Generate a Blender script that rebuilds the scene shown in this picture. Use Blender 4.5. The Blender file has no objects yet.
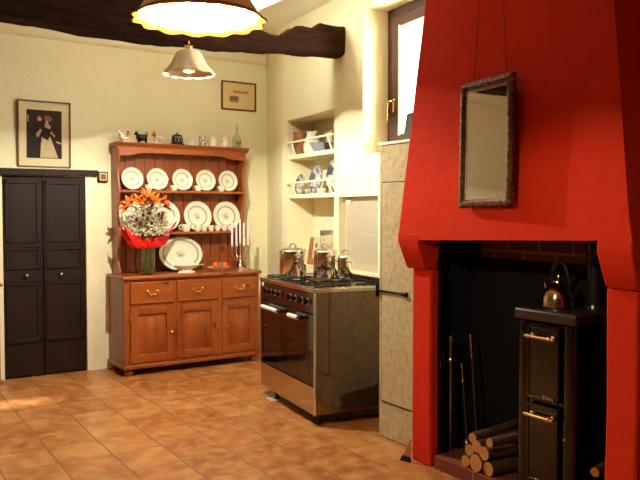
LAMP_W, BULB, W1_W, SUN_W, WORLD, FILL_GLOBE, LAMP2_W, EXPO = 50, 60, 90, 14, 3, 140, 198, 0.0
import bpy, bmesh, math, random
from mathutils import Vector, Matrix, noise
C = bpy.context.scene.collection
PI = math.pi
rnd = random.Random(7)
def rad(d): return math.radians(d)

# ---------------------------------------------------------------- materials
def lin(c):
    c = c / 255.0
    return c / 12.92 if c <= 0.04045 else ((c + 0.055) / 1.055) ** 2.4
def col(r, g, b): return (lin(r), lin(g), lin(b), 1.0)
MATS = {}
class NT:
    def __init__(s, name):
        s.m = bpy.data.materials.new(name); s.m.use_nodes = True
        s.t = s.m.node_tree; s.t.nodes.clear()
        s.out = s.n('ShaderNodeOutputMaterial')
    def n(s, k, **kw):
        x = s.t.nodes.new(k)
        for a, b in kw.items():
            if a.startswith('_'): setattr(x, a[1:], b)
            else: x.inputs[a.replace('__', ' ')].default_value = b
        return x
    def l(s, a, b): s.t.links.new(a, b)
    def ramp(s, fac, stops, interp='LINEAR'):
        r = s.n('ShaderNodeValToRGB'); r.color_ramp.interpolation = interp
        e = r.color_ramp.elements
        while len(e) < len(stops): e.new(0.5)
        for i, (p, c) in enumerate(stops): e[i].position = p; e[i].color = c
        s.l(fac, r.inputs[0]); return r.outputs[0]
    def mixc(s, fac, a, b, mode='MIX'):
        x = s.n('ShaderNodeMix', _data_type='RGBA', _blend_type=mode)
        for v, i in ((fac, 0), (a, 6), (b, 7)):
            if isinstance(v, (float, int, tuple)): x.inputs[i].default_value = v
            else: s.l(v, x.inputs[i])
        return x.outputs[2]
    def math(s, op, a, b=None):
        x = s.n('ShaderNodeMath', _operation=op)
        for v, i in ((a, 0), (b, 1)):
            if v is None: continue
            if isinstance(v, (float, int)): x.inputs[i].default_value = v
            else: s.l(v, x.inputs[i])
        return x.outputs[0]
    def noise(s, scale, detail=3, rough=.5, vec=None, dist=0):
        x = s.n('ShaderNodeTexNoise', Scale=scale, Detail=detail, Roughness=rough, Distortion=dist)
        if vec is not None: s.l(vec, x.inputs['Vector'])
        return x.outputs['Fac']
    def co(s, scale=(1, 1, 1)):
        c = s.n('ShaderNodeTexCoord'); m = s.n('ShaderNodeMapping'); m.inputs['Scale'].default_value = scale
        s.l(c.outputs['Object'], m.inputs[0]); return m.outputs[0]
    def bsdf(s, color, rough=.5, metal=0, bump=None, bs=.3, bd=.01, **kw):
        p = s.n('ShaderNodeBsdfPrincipled')
        for v, k in ((color, 'Base Color'), (rough, 'Roughness'), (metal, 'Metallic')):
            if hasattr(v, 'links'): s.l(v, p.inputs[k])
            else: p.inputs[k].default_value = v
        for k, v in kw.items(): p.inputs[k.replace('__', ' ')].default_value = v
        if bump is not None:
            b = s.n('ShaderNodeBump', Strength=bs, Distance=bd); s.l(bump, b.inputs['Height']); s.l(b.outputs[0], p.inputs['Normal'])
        s.l(p.outputs[0], s.out.inputs[0]); return p
def simple(name, c, rough=.5, metal=0, vary=.06, ns=14, **kw):
    t = NT(name); v = t.co(); f = t.noise(ns, 4, .6, v)
    dark = tuple(x * (1 - vary * 2.2) for x in c[:3]) + (1,)
    t.bsdf(t.mixc(f, dark, tuple(min(1, x * (1 + vary)) for x in c[:3]) + (1,)), rough, metal, **kw)
    MATS[name] = t.m; return t.m
def plaster(name, c1, c2, rough=.85, bs=.35):
    t = NT(name); v = t.co()
    f = t.noise(1.6, 5, .6, v); g = t.noise(9, 6, .65, v); h = t.noise(60, 3, .6, v)
    base = t.ramp(f, [(.3, c1), (.7, c2)])
    hh = t.math('ADD', t.math('MULTIPLY', g, 1.0), t.math('MULTIPLY', h, .18))
    t.bsdf(base, rough, 0, hh, bs, .03)
    MATS[name] = t.m; return t.m
wall_m = plaster('cream_plaster', col(230, 222, 182), col(240, 233, 198))
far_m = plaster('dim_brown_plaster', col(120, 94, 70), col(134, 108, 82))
ceil_m = plaster('pale_ceiling_paint', col(244, 240, 222), col(250, 246, 230))
jamb_m = plaster('white_jamb_paint', col(236, 226, 190), col(244, 236, 206), .6, .2)
red_m = plaster('red_plaster', col(208, 44, 18), col(222, 54, 22), .9, .22)
red_m.node_tree.nodes['Principled BSDF'].inputs['Specular IOR Level'].default_value = .15
def wood(name, c_lo, c_hi, c_dk, axis='z', rough=.38, knots=True, scale=1.0, coat=.25):
    t = NT(name)
    sc = {'x': (1.2, 14, 14), 'y': (14, 1.2, 14), 'z': (14, 14, 1.2)}[axis]
    v = t.co(tuple(q * scale for q in sc)); f = t.noise(1.0, 6, .62, v, .6)
    base = t.ramp(f, [(.28, c_dk), (.45, c_lo), (.72, c_hi)])
    v3 = t.co(tuple(q * 6 * scale for q in sc)); g = t.noise(1.0, 3, .6, v3)
    base = t.mixc(t.math('MULTIPLY', g, .45), base, c_dk)
    if knots:
        sk = {'x': (3.5, 7.5, 7.5), 'y': (7.5, 3.5, 7.5), 'z': (7.5, 7.5, 3.8)}[axis]
        vk = t.co(sk); vo = t.n('ShaderNodeTexVoronoi', Scale=1.0, Randomness=1.0); t.l(vk, vo.inputs['Vector'])
        k = t.ramp(vo.outputs['Distance'], [(.07, (1, 1, 1, 1)), (.16, (0, 0, 0, 1))])
        base = t.mixc(t.math('MULTIPLY', k, .8), base, tuple(x * .25 for x in c_dk[:3]) + (1,))
    t.bsdf(base, rough, 0, f, .12, .004, Coat__Weight=coat, Coat__Roughness=.25)
    MATS[name] = t.m; return t.m
pine_z = wood('pine_upright_grain', col(156, 76, 25), col(180, 97, 38), col(108, 46, 14), 'z', coat=.12)
pine_x = wood('pine_level_grain', col(158, 78, 27), col(182, 99, 39), col(110, 47, 14), 'x', coat=.12)
pine_back = wood('pine_back_boards', col(146, 70, 25), col(164, 84, 33), col(110, 48, 15), 'z', coat=.1)
dark_door = wood('dark_brown_boards', col(34, 13, 7), col(42, 17, 9), col(24, 9, 5), 'z', .6, False, 1, 0)
dark_door.node_tree.nodes['Principled BSDF'].inputs['Specular IOR Level'].default_value = .25
dark_frame = wood('dark_window_timber', col(84, 46, 22), col(98, 58, 30), col(60, 32, 16), 'z', .6, False, 1, 0)
def beam_mat():
    t = NT('old_beam_timber'); v = t.co((1.2, 9, 9)); f = t.noise(2.2, 8, .7, v, 1.2)
    g = t.noise(34, 5, .7, t.co())
    base = t.ramp(f, [(.25, col(22, 10, 4)), (.5, col(54, 28, 12)), (.75, col(80, 44, 20))])
    t.bsdf(base, .85, 0, t.math('ADD', f, t.math('MULTIPLY', g, .6)), 1, .05, Specular__IOR__Level=.12); return t.m
beam_m = beam_mat()
def steel(name, c, rough, aniso=(1, 1, 60), metal=1.0):
    t = NT(name); f = t.noise(3, 3, .5, t.co(aniso)); t.bsdf(c, t.ramp(f, [(.3, (rough * .8,) * 3 + (1,)), (.7, (rough * 1.3,) * 3 + (1,))]), metal, f, .03, .002); return t.m
steel_m = steel('brushed_steel', (.56, .50, .44, 1), .12, (1, 1, 20))
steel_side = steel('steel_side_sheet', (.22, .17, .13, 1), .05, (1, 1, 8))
chrome = steel('polished_steel', (.92, .89, .84, 1), .1, (1, 1, 1))
dull_steel = steel('dull_steel', (.55, .52, .48, 1), .42)
brass = steel('brass', (.86, .56, .2, 1), .22, (1, 1, 1))
silver = steel('tarnished_silver', (.62, .57, .5, 1), .28, (1, 1, 1))
iron = simple('black_iron', col(24, 20, 18), .5, .6, .2)
antique_iron = steel('brown_iron', (.3, .22, .16, 1), .35, (1, 1, 1))
black_gloss = simple('black_enamel', col(9, 7, 8), .1, 0, .05, Coat__Weight=.5, Coat__Roughness=.05)
oven_glass = simple('black_oven_glass', col(15, 10, 8), .05, 0, .05)
panel_glass = simple('brown_control_glass', col(42, 20, 12), .1, 0, .08)
black_matt = simple('matt_black', col(16, 14, 14), .55)
white_enamel = simple('white_enamel', col(232, 228, 222), .3)
stone_m = NT('pale_stone')
v = stone_m.co((1, 1, .8)); _f = stone_m.noise(26, 7, .75, v, .8); _g = stone_m.noise(3, 3, .5, v)
_b = stone_m.ramp(_f, [(.32, col(164, 144, 106)), (.5, col(198, 180, 138)), (.7, col(216, 200, 160))])
stone_m.bsdf(stone_m.mixc(stone_m.math('MULTIPLY', _g, .35), _b, col(150, 124, 84)), .85, 0, _f, .5, .012); stone_m = stone_m.m
soot = simple('soot_black_masonry', col(16, 11, 8), .95, 0, .3, 6)
def brick_mat(name, c1, c2, mortar, w, h, ms=.008):
    t = NT(name); c = t.n('ShaderNodeTexCoord'); sx = t.n('ShaderNodeSeparateXYZ'); cb = t.n('ShaderNodeCombineXYZ')
    t.l(c.outputs['Object'], sx.inputs[0]); t.l(sx.outputs[0], cb.inputs[0]); t.l(sx.outputs[2], cb.inputs[1])
    b = t.n('ShaderNodeTexBrick', Scale=1.0, Color1=c1, Color2=c2, Mortar=mortar); b.inputs['Mortar Size'].default_value = ms
    b.inputs['Brick Width'].default_value = w; b.inputs['Row Height'].default_value = h; t.l(cb.outputs[0], b.inputs[0])
    t.bsdf(b.outputs['Color'], .85, 0, b.outputs['Fac'], -.5, .01); return t.m
fire_brick = brick_mat('fireback_brick', col(124, 62, 36), col(98, 48, 28), col(150, 116, 84), .22, .075)
hearth_brick = brick_mat('hearth_tile', col(120, 52, 26), col(104, 44, 24), col(150, 110, 70), .33, .2, .006)
def floor_mat():
    t = NT('terracotta_tiles'); c = t.n('ShaderNodeTexCoord').outputs['Object']
    nz = t.n('ShaderNodeTexNoise', Scale=2.3, Detail=2.0); t.l(c, nz.inputs['Vector'])
    off = t.n('ShaderNodeVectorMath', _operation='SCALE'); t.l(nz.outputs['Color'], off.inputs[0]); off.inputs['Scale'].default_value = .022
    ad = t.n('ShaderNodeVectorMath', _operation='ADD'); t.l(c, ad.inputs[0]); t.l(off.outputs[0], ad.inputs[1])
    b = t.n('ShaderNodeTexBrick', Scale=1.0, Color1=(0, 0, 0, 1), Color2=(1, 1, 1, 1), Mortar=(.5, .5, .5, 1), Bias=0.0)
    b.offset = 0.0; b.squash = 1.0; b.inputs['Mortar Size'].default_value = .0085; b.inputs['Mortar Smooth'].default_value = .5
    b.inputs['Brick Width'].default_value = .332; b.inputs['Row Height'].default_value = .302; t.l(ad.outputs[0], b.inputs[0])
    tile = t.ramp(b.outputs['Color'], [(0, col(164, 96, 46)), (.5, col(180, 114, 58)), (1, col(198, 138, 82))])
    f = t.noise(3.6, 2, .5, c); g = t.noise(11, 2, .5, c)
    tile = t.mixc(t.ramp(f, [(.32, (0, 0, 0, 1)), (.66, (.8, .8, .8, 1))]), tile, col(148, 84, 40))
    tile = t.mixc(t.ramp(g, [(.4, (0, 0, 0, 1)), (.7, (.5, .5, .5, 1))]), tile, col(214, 156, 92))
    base = t.mixc(t.math('MULTIPLY', b.outputs['Fac'], .9), tile, col(140, 100, 62))
    rough = t.ramp(g, [(.3, (.31,) * 3 + (1,)), (.7, (.42,) * 3 + (1,))])
    h = t.math('SUBTRACT', t.math('MULTIPLY', g, .3), b.outputs['Fac'])
    t.bsdf(base, rough, 0, h, .35, .004); return t.m
floor_m = floor_mat()
def glass_mat(name, tint=(1, 1, 1, 1), clear=.85, rough=.02):
    t = NT(name); tr = t.n('ShaderNodeBsdfTransparent', Color=tint); gl = t.n('ShaderNodeBsdfGlossy', Roughness=rough, Color=(.9, .9, .9, 1))
    fr = t.n('ShaderNodeLayerWeight', Blend=.5); mx = t.n('ShaderNodeMixShader')
    f = t.math('ADD', t.math('MULTIPLY', t.math('POWER', fr.outputs['Facing'], 4.0), .6), (1 - clear) * .5)
    t.l(f, mx.inputs[0]); t.l(tr.outputs[0], mx.inputs[1]); t.l(gl.outputs[0], mx.inputs[2]); t.l(mx.outputs[0], t.out.inputs[0]); return t.m
pane_m = glass_mat('window_glass', clear=.97)
vase_m = glass_mat('vase_glass', (.97, .98, .96, 1), .88)
bottle_m = glass_mat('bottle_glass', (.94, .96, .92, 1), .75)
water_m = glass_mat('vase_water', (.88, .91, .84, 1), .97)
def shade_mat(name, c, tr):
    t = NT(name); a = t.n('ShaderNodeBsdfDiffuse', Color=c); b = t.n('ShaderNodeBsdfTranslucent', Color=c)
    g = t.n('ShaderNodeBsdfGlossy', Roughness=.15, Color=(1, 1, 1, 1)); m1 = t.n('ShaderNodeMixShader', Fac=tr); m2 = t.n('ShaderNodeMixShader', Fac=.06)
    t.l(a.outputs[0], m1.inputs[1]); t.l(b.outputs[0], m1.inputs[2]); t.l(m1.outputs[0], m2.inputs[1]); t.l(g.outputs[0], m2.inputs[2])
    t.l(m2.outputs[0], t.out.inputs[0]); return t.m
shade_m = shade_mat('lit_opal_glass', col(252, 232, 180), .015)
rim_m = shade_mat('amber_glass_edge', col(190, 110, 34), .04)
opal_m = shade_mat('cream_opal_glass', col(236, 222, 184), .012)
def emit(name, c, s):
    t = NT(name); e = t.n('ShaderNodeEmission', Color=c, Strength=s); t.l(e.outputs[0], t.out.inputs[0]); return t.m
bulb_m = emit('glowing_bulb', (1, .72, .36, 1), BULB)
def china(name, R, base=col(226, 218, 194), ring=col(120, 142, 128), motif=col(158, 154, 134), ringw=.62, oval=1.0, busy=False):
    t = NT(name); c = t.co((1, 1 / oval, 0)); ln = t.n('ShaderNodeVectorMath', _operation='LENGTH'); t.l(c, ln.inputs[0])
    r = t.math('DIVIDE', ln.outputs['Value'], R)
    k = t.ramp(r, [(0, (0, 0, 0, 1)), (ringw - .03, (0, 0, 0, 1)), (ringw, (1, 1, 1, 1)), (ringw + .055, (1, 1, 1, 1)), (ringw + .09, (0, 0, 0, 1)), (.95, (0, 0, 0, 1)), (.985, (.5, .5, .5, 1))])
    b = t.mixc(t.math('MULTIPLY', k, .85), base, ring)
    nz = t.noise(1.2 / R * 3.2, 2, .5, c); mm = t.math('MULTIPLY', t.ramp(nz, [(.3, (0, 0, 0, 1)), (.6, (1, 1, 1, 1))]), t.ramp(r, [(.13, (1, 1, 1, 1)), (.26, (0, 0, 0, 1))]))
    if busy:
        mm = t.math('MULTIPLY', t.ramp(t.noise(2.2 / R, 3, .6, c, .6), [(.48, (0, 0, 0, 1)), (.52, (1, 1, 1, 1))]), t.ramp(r, [(.3, (.2, .2, .2, 1)), (.6, (1, 1, 1, 1))]))
    b = t.mixc(mm, b, motif)
    t.bsdf(b, .16); return t.m
plate_s = china('small_banded_china', .1)
plate_l = china('large_banded_china', .143)
platter_m = china('oval_banded_china', .215, oval=.74, ringw=.78)
blue_s = china('blue_patterned_china', .1, col(200, 194, 180), col(84, 84, 108), col(88, 88, 112), .8, busy=True)
blue_l = china('dark_blue_rim_china', .15, col(220, 212, 188), col(44, 46, 68), col(70, 72, 92), .82, busy=True)
cream_china = simple('cream_china', col(236, 228, 206), .2, 0, .03)
def spotted(name, c1, c2, sc, th, rough=.25):
    t = NT(name); f = t.noise(sc, 2, .5, t.co()); t.bsdf(t.mixc(t.ramp(f, [(th, (0, 0, 0, 1)), (th + .05, (1, 1, 1, 1))]), c1, c2), rough); return t.m
print_blue = spotted('blue_printed_cup', col(214, 206, 186), col(96, 104, 126), 70, .52)
print_brown = spotted('brown_printed_jug', col(228, 214, 182), col(120, 78, 44), 45, .6)
cow_white = spotted('white_glazed_pottery', col(240, 234, 216), col(140, 96, 64), 40, .62)
cow_black = spotted('black_glazed_pottery', col(26, 20, 16), col(60, 46, 36), 50, .58, .2)
orange_glaze = simple('orange_glaze', col(206, 100, 40), .3)
red_glaze = simple('red_glaze', col(170, 34, 22), .3)
wicker = simple('brown_wicker', col(150, 96, 54), .7, 0, .35, 40)
greyblue = simple('grey_blue_glaze', col(150, 160, 180), .25)
slate_m = simple('dark_slate', col(62, 52, 42), .7, 0, .25)
candle_m = simple('white_wax', col(236, 220, 212), .45, 0, .02)
orange_m = simple('orange_peel', col(226, 84, 22), .4, 0, .06, 60)
apple_g = simple('brown_green_skin', col(120, 96, 40), .4, 0, .15)
petal_o = simple('orange_petal', col(238, 118, 24), .5, 0, .12, 40)
petal_r = simple('dark_red_petal', col(110, 16, 28), .55, 0, .2, 40)
petal_w = simple('white_blossom', col(206, 200, 166), .6, 0, .1)
leaf_m = simple('green_leaf', col(60, 78, 30), .5, 0, .3, 30)
stem_m = simple('green_stem', col(84, 98, 50), .5)
wrap_m = simple('red_wrapping_paper', col(222, 30, 24), .35, 0, .08, 8)
paper_m = simple('cream_mount_board', col(214, 200, 160), .8, 0, .02)
bark_m = simple('log_bark', col(92, 56, 30), .9, 0, .35, 26)
def endgrain():
    t = NT('cut_log_end'); c = t.co(); sp = t.n('ShaderNodeSeparateXYZ'); t.l(c, sp.inputs[0])
    cb = t.n('ShaderNodeCombineXYZ'); t.l(sp.outputs[0], cb.inputs[0]); t.l(sp.outputs[2], cb.inputs[1])
    ln = t.n('ShaderNodeVectorMath', _operation='LENGTH'); t.l(cb.outputs[0], ln.inputs[0])
    s = t.math('SINE', t.math('MULTIPLY', ln.outputs['Value'], 900.0)); f = t.noise(30, 4, .6, c)
    t.bsdf(t.mixc(t.math('MULTIPLY', t.math('ADD', s, 1.0), .12), t.mixc(f, col(196, 124, 58), col(216, 152, 84)), col(136, 74, 32)), .8); return t.m
end_m = endgrain()
label_pale = simple('pale_lettering', col(206, 184, 150), .6)
frame_brown = simple('red_brown_frame', col(112, 50, 22), .4)
frame_gold = simple('thin_dull_gilt_frame', col(92, 74, 44), .4, .4)
def gilt():
    t = NT('carved_gilt_frame'); f = t.noise(70, 4, .7, t.co()); b = t.ramp(f, [(.35, col(52, 24, 8)), (.52, col(104, 58, 20)), (.72, col(176, 116, 44))])
    t.bsdf(b, .4, .45, f, .9, .012); return t.m
gilt_m = gilt()
mirror_t = NT('mirror_glass'); mirror_t.bsdf((.92, .91, .86, 1), .015, 1.0); mirror_m = mirror_t.m

# ---------------------------------------------------------------- mesh helpers
class M:
    def __init__(s): s.b = bmesh.new(); s.T = Matrix.Identity(4)
    def v(s, p): return s.b.verts.new(s.T @ Vector(p))
    def f(s, vs, mi=0):
        try: q = s.b.faces.new(vs)
        except ValueError: return None
        q.material_index = mi; return q
    def box(s, x0, x1, y0, y1, z0, z1, mi=0):
        p = [s.v((x, y, z)) for z in (z0, z1) for y in (y0, y1) for x in (x0, x1)]
        for q in ((0, 2, 3, 1), (4, 5, 7, 6), (0, 1, 5, 4), (2, 6, 7, 3), (0, 4, 6, 2), (1, 3, 7, 5)): s.f([p[i] for i in q], mi)
        return s
    def hexa(s, pts, mi=0):   # eight points: bottom ring of four, top ring of four
        p = [s.v(q) for q in pts]
        for q in ((3, 2, 1, 0), (4, 5, 6, 7), (0, 1, 5, 4), (1, 2, 6, 5), (2, 3, 7, 6), (3, 0, 4, 7)): s.f([p[i] for i in q], mi)
        return s
    def prism(s, poly, axis, d0, d1, mi=0):   # poly in the two other axes
        def P(a, b, d): return {'x': (d, a, b), 'y': (a, d, b), 'z': (a, b, d)}[axis]
        A = [s.v(P(a, b, d0)) for a, b in poly]; B = [s.v(P(a, b, d1)) for a, b in poly]; n = len(poly)
        s.f(A[::-1], mi); s.f(B, mi)
        for i in range(n): s.f([A[i], A[(i + 1) % n], B[(i + 1) % n], B[i]], mi)
        return s
    def lathe(s, prof, c=(0, 0, 0), seg=32, mi=0, sx=1, sy=1, fn=None, cap=True):
        rings = []
        for k, (r, z) in enumerate(prof):
            if r < 1e-5: rings.append([s.v((c[0], c[1], c[2] + z))]); continue
            ring = []
            for i in range(seg):
                a = 2 * PI * i / seg; rr, zz = (r, z) if fn is None else fn(r, z, a, k)
                ring.append(s.v((c[0] + rr * math.cos(a) * sx, c[1] + rr * math.sin(a) * sy, c[2] + zz)))
            rings.append(ring)
        for a, b in zip(rings, rings[1:]):
            m = mi
            for i in range(seg):
                j = (i + 1) % seg
                if len(a) == 1 and len(b) == 1: break
                if len(a) == 1: s.f([a[0], b[j], b[i]], m)
                elif len(b) == 1: s.f([a[i], a[j], b[0]], m)
                else: s.f([a[i], a[j], b[j], b[i]], m)
        if cap:
            if len(rings[0]) > 1: s.f(rings[0][::-1], mi)
            if len(rings[-1]) > 1: s.f(rings[-1], mi)
        return s
    def tube(s, pts, r, seg=10, mi=0, closed=False, cap=True):
        pts = [Vector(p) for p in pts]; n = len(pts); rs = r if isinstance(r, (list, tuple)) else [r] * n
        rings = []; up = Vector((0, 0, 1)); prev = None
        for i, p in enumerate(pts):
            a = pts[(i - 1) % n] if (closed or i > 0) else p; b = pts[(i + 1) % n] if (closed or i < n - 1) else p
            d = (b - a).normalized()
            if prev is None:
                x = d.cross(up)
                if x.length < .05: x = d.cross(Vector((1, 0, 0)))
            else: x = prev - d * prev.dot(d)
            x.normalize(); prev = x; y = d.cross(x)
            rings.append([s.v(p + (x * math.cos(t) + y * math.sin(t)) * rs[i]) for t in [2 * PI * k / seg for k in range(seg)]])
        m = n if closed else n - 1
        for i in range(m):
            a, b = rings[i], rings[(i + 1) % n]
            for k in range(seg): s.f([a[k], a[(k + 1) % seg], b[(k + 1) % seg], b[k]], mi)
        if not closed and cap: s.f(rings[0][::-1], mi); s.f(rings[-1], mi)
        return s
    def ball(s, c, r, seg=16, rings=10, mi=0):
        rx, ry, rz = r if isinstance(r, (list, tuple)) else (r, r, r)
        return s.lathe([(math.sin(PI * i / rings) if 0 < i < rings else 0, -math.cos(PI * i / rings) * rz) for i in range(rings + 1)], c, seg, mi, rx, ry)
    def build(s, name, mats, parent=None, loc=(0, 0, 0), rot=(0, 0, 0), bevel=0, sharp=38, smooth=True, bseg=2):
        bmesh.ops.remove_doubles(s.b, verts=s.b.verts, dist=1e-6)
        bmesh.ops.recalc_face_normals(s.b, faces=s.b.faces)
        me = bpy.data.meshes.new(name); s.b.to_mesh(me); s.b.free()
        for m in (mats if isinstance(mats, (list, tuple)) else [mats]): me.materials.append(m)
        if smooth:
            for p in me.polygons: p.use_smooth = True
            me.set_sharp_from_angle(angle=rad(sharp))
        o = bpy.data.objects.new(name, me); C.objects.link(o); o.parent = parent; o.location = loc; o.rotation_euler = rot
        if bevel:
            b = o.modifiers.new('edge', 'BEVEL'); b.width = bevel; b.segments = bseg; b.limit_method = 'ANGLE'; b.angle_limit = rad(40); b.harden_normals = False
        return o
def tag(o, label, cat, group=None, kind=None):
    o['label'] = label; o['category'] = cat
    if group: o['group'] = group
    if kind: o['kind'] = kind
    return o
def thing(name, label, cat, loc=(0, 0, 0), rz=0, group=None, rot=None):
    o = bpy.data.objects.new(name, None); C.objects.link(o); o.location = loc; o.rotation_euler = rot or (0, 0, rz); o.empty_display_size = .05
    return tag(o, label, cat, group)
def struct(o): o['kind'] = 'structure'; return o
def dup(root, loc, rot=None, label=None, scale=None):
    r = root.copy(); C.objects.link(r); r.location = loc
    if rot is not None: r.rotation_euler = rot
    if label: r['label'] = label
    if scale: r.scale = scale
    for ch in list(root.children):
        c = ch.copy(); C.objects.link(c); c.parent = r
        for g in list(ch.children):
            d = g.copy(); C.objects.link(d); d.parent = c
    return r
# ---------------------------------------------------------------- the place's own axes (metres)
class Frame:
    def __init__(s, x, y, deg): s.o = (x, y); s.r = rad(deg); s.u = (math.cos(s.r), math.sin(s.r))
    def __call__(s, a, v, z=0): return (s.o[0] + a * s.u[0] - v * s.u[1], s.o[1] + a * s.u[1] + v * s.u[0], z)
D = Frame(-1.672, 6.306, 33.2)     # dresser and back wall: a runs right along the wall, v into it
R = Frame(.086, 6.05, -62)         # right wall with the niche: a runs towards the room's near end, v into the wall
H = Frame(.528, 4.21, -57.5)       # fireplace
K = Frame(-.033, 4.85, -65)        # cooker
RZ = dict(D=D.r, R=R.r, H=H.r, K=K.r)
# ================================================================ ROOM SHELL
CEIL = 3.12
def wall(name, p0, p1, z1=CEIL, holes=(), thick=.3, mat=wall_m, z0=0):
    d = Vector((p1[0] - p0[0], p1[1] - p0[1])); L = d.length; ang = math.atan2(d.y, d.x)
    xs = sorted({0, L, *[h[0] for h in holes], *[h[1] for h in holes]}); zs = sorted({z0, z1, *[h[2] for h in holes], *[h[3] for h in holes]})
    def solid(i, j):
        if i < 0 or j < 0 or i >= len(xs) - 1 or j >= len(zs) - 1: return False
        cx, cz = (xs[i] + xs[i + 1]) / 2, (zs[j] + zs[j + 1]) / 2
        return not any(h[0] < cx < h[1] and h[2] < cz < h[3] for h in holes)
    m = M(); V = {}
    def vv(i, j, k):
        if (i, j, k) not in V: V[(i, j, k)] = m.v((xs[i], thick * k, zs[j]))
        return V[(i, j, k)]
    for i in range(len(xs) - 1):
        for j in range(len(zs) - 1):
            if not solid(i, j): continue
            m.f([vv(i, j, 0), vv(i + 1, j, 0), vv(i + 1, j + 1, 0), vv(i, j + 1, 0)])
            m.f([vv(i, j, 1), vv(i, j + 1, 1), vv(i + 1, j + 1, 1), vv(i + 1, j, 1)])
            if not solid(i - 1, j): m.f([vv(i, j, 0), vv(i, j + 1, 0), vv(i, j + 1, 1), vv(i, j, 1)])
            if not solid(i + 1, j): m.f([vv(i + 1, j, 0), vv(i + 1, j, 1), vv(i + 1, j + 1, 1), vv(i + 1, j + 1, 0)])
            if not solid(i, j - 1): m.f([vv(i, j, 0), vv(i, j, 1), vv(i + 1, j, 1), vv(i + 1, j, 0)])
            if not solid(i, j + 1): m.f([vv(i, j + 1, 0), vv(i + 1, j + 1, 0), vv(i + 1, j + 1, 1), vv(i, j + 1, 1)])
    return struct(m.build(name, mat, None, (p0[0], p0[1], 0), (0, 0, ang), smooth=False))
BL = D(-4.4, .45)
A_CORNER = -1.37                      # where the back wall meets the right wall, on the right wall's axis
def cross(F1, v1, F2, v2):
    x1, y1 = F1(0, v1)[:2]; x2, y2 = F2(0, v2)[:2]; a, b = F1.u, F2.u
    det = a[0] * -b[1] + b[0] * a[1]; t = ((x2 - x1) * -b[1] + b[0] * (y2 - y1)) / det
    return (x1 + t * a[0], y1 + t * a[1])
BR = D(1.645, .45)
JR = cross(R, 0, H, .505)
NR = H(7.2, .505); NL = D(-4.4, -8.6)
A_CORNER = -.93; BE = R(-.93, 0)
A_J = (JR[0] - R.o[0]) * R.u[0] + (JR[1] - R.o[1]) * R.u[1]
wall('wall_back', BL, BR, holes=[(4.4 - .885, 4.4 - .195, 0, 1.73)])
o = -A_CORNER
wall('wall_corner', BR, BE)
wall('wall_right', BE, JR, thick=.42, holes=[(o - .815, o + .063, .96, 2.25), (o + .135, o + .72, .96, 1.54), (o + .506, o + 1.3, 1.852, 2.95)])
HJ = (JR[0] - H.o[0]) * H.u[0] + (JR[1] - H.o[1]) * H.u[1]
wall('wall_fireplace', JR, NR, thick=.42)
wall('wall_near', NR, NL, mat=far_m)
LL = 9.05
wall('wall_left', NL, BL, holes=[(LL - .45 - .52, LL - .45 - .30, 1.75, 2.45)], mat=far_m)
# floor and ceiling
ft = H(0, 0)
m = M(); th = rad(-57.5); fo = (-.694, 4.615)
def toloc(p):
    dx, dy = p[0] - fo[0], p[1] - fo[1]; return (dx * math.cos(th) + dy * math.sin(th), -dx * math.sin(th) + dy * math.cos(th))
poly = [toloc(p) for p in ((-6.6, 4.5), (-.9, 8.3), (.3, 8.0), (2.0, 5.2), (5.9, -2.0), (-.4, -4.4), (-2.4, -4.3))]
m.prism(poly, 'z', -.12, 0)
struct(m.build('floor', floor_m, None, (fo[0], fo[1], 0), (0, 0, th), smooth=False))
m = M(); m.prism([(-6.6, 4.5), (-.9, 8.3), (.3, 8.0), (2.0, 5.2), (5.9, -2.0), (-.4, -4.4), (-2.4, -4.3)], 'z', CEIL, CEIL + .12)
struct(m.build('ceiling', ceil_m, smooth=False))
# plaster band at the head of the back wall, and the soft corner
m = M(); aBR = (BR[0] - D.o[0]) * D.u[0] + (BR[1] - D.o[1]) * D.u[1]
m.prism([(.45, CEIL), (.405, CEIL), (.405, 2.94), (.42, 2.915), (.45, 2.90)], 'x', -4.4, aBR - .02)
struct(m.build('trim_1', wall_m, None, D(0, 0), (0, 0, D.r)))
# white ceiling joists running towards the back wall
for k, a in enumerate((-2.9, -2.17, -1.45, -.72, 0.02, .74)):
    m = M()
    p = [(a - .06, 3.01), (a + .06, 3.01), (a + .085, CEIL + .01), (a - .085, CEIL + .01)]
    m.prism(p, 'y', -6.6, .44)
    struct(m.build('trim_%d' % (k + 20), ceil_m, None, D(0, 0), (0, 0, D.r), bevel=.02))
# ---- dark beam across the room
bx0, by0 = -2.9, 3.785
bdir = D.u
m = M(); N = 110; Lb = 3.72; rings = []
for i in range(N + 1):
    s_ = -.62 + 1.62 * i / N; x = s_ * Lb
    zb = 2.585 + .018 * math.sin(s_ * 9) + .05 * max(0, (s_ - .75)) * 4 * .25
    if s_ > .8: zb += (s_ - .8) * .18
    zt = 2.80 + .03 * math.sin(s_ * 13 + 1) + .02 * math.sin(s_ * 37) + (.055 if s_ > .93 else 0)
    if .80 < s_ < .88: zt -= .05 * math.sin((s_ - .80) / .08 * PI)
    y0, y1 = -.02 * math.sin(s_ * 5), .21 + .015 * math.sin(s_ * 11)
    ring = []
    for k in range(24):
        a = 2 * PI * k / 24; cx, cz = (y0 + y1) / 2, (zb + zt) / 2
        cc, ss = math.cos(a), math.sin(a)
        e = .28
        px = cx + math.copysign(abs(cc) ** e, cc) * (y1 - y0) / 2; pz = cz + math.copysign(abs(ss) ** e, ss) * (zt - zb) / 2
        nn = noise.noise(Vector((x * 5, px * 14, pz * 14))) * .016 + noise.noise(Vector((x * 17, px * 30, pz * 30))) * .006
        ring.append(m.v((x, px + nn * .7, pz + nn)))
    rings.append(ring)
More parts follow.
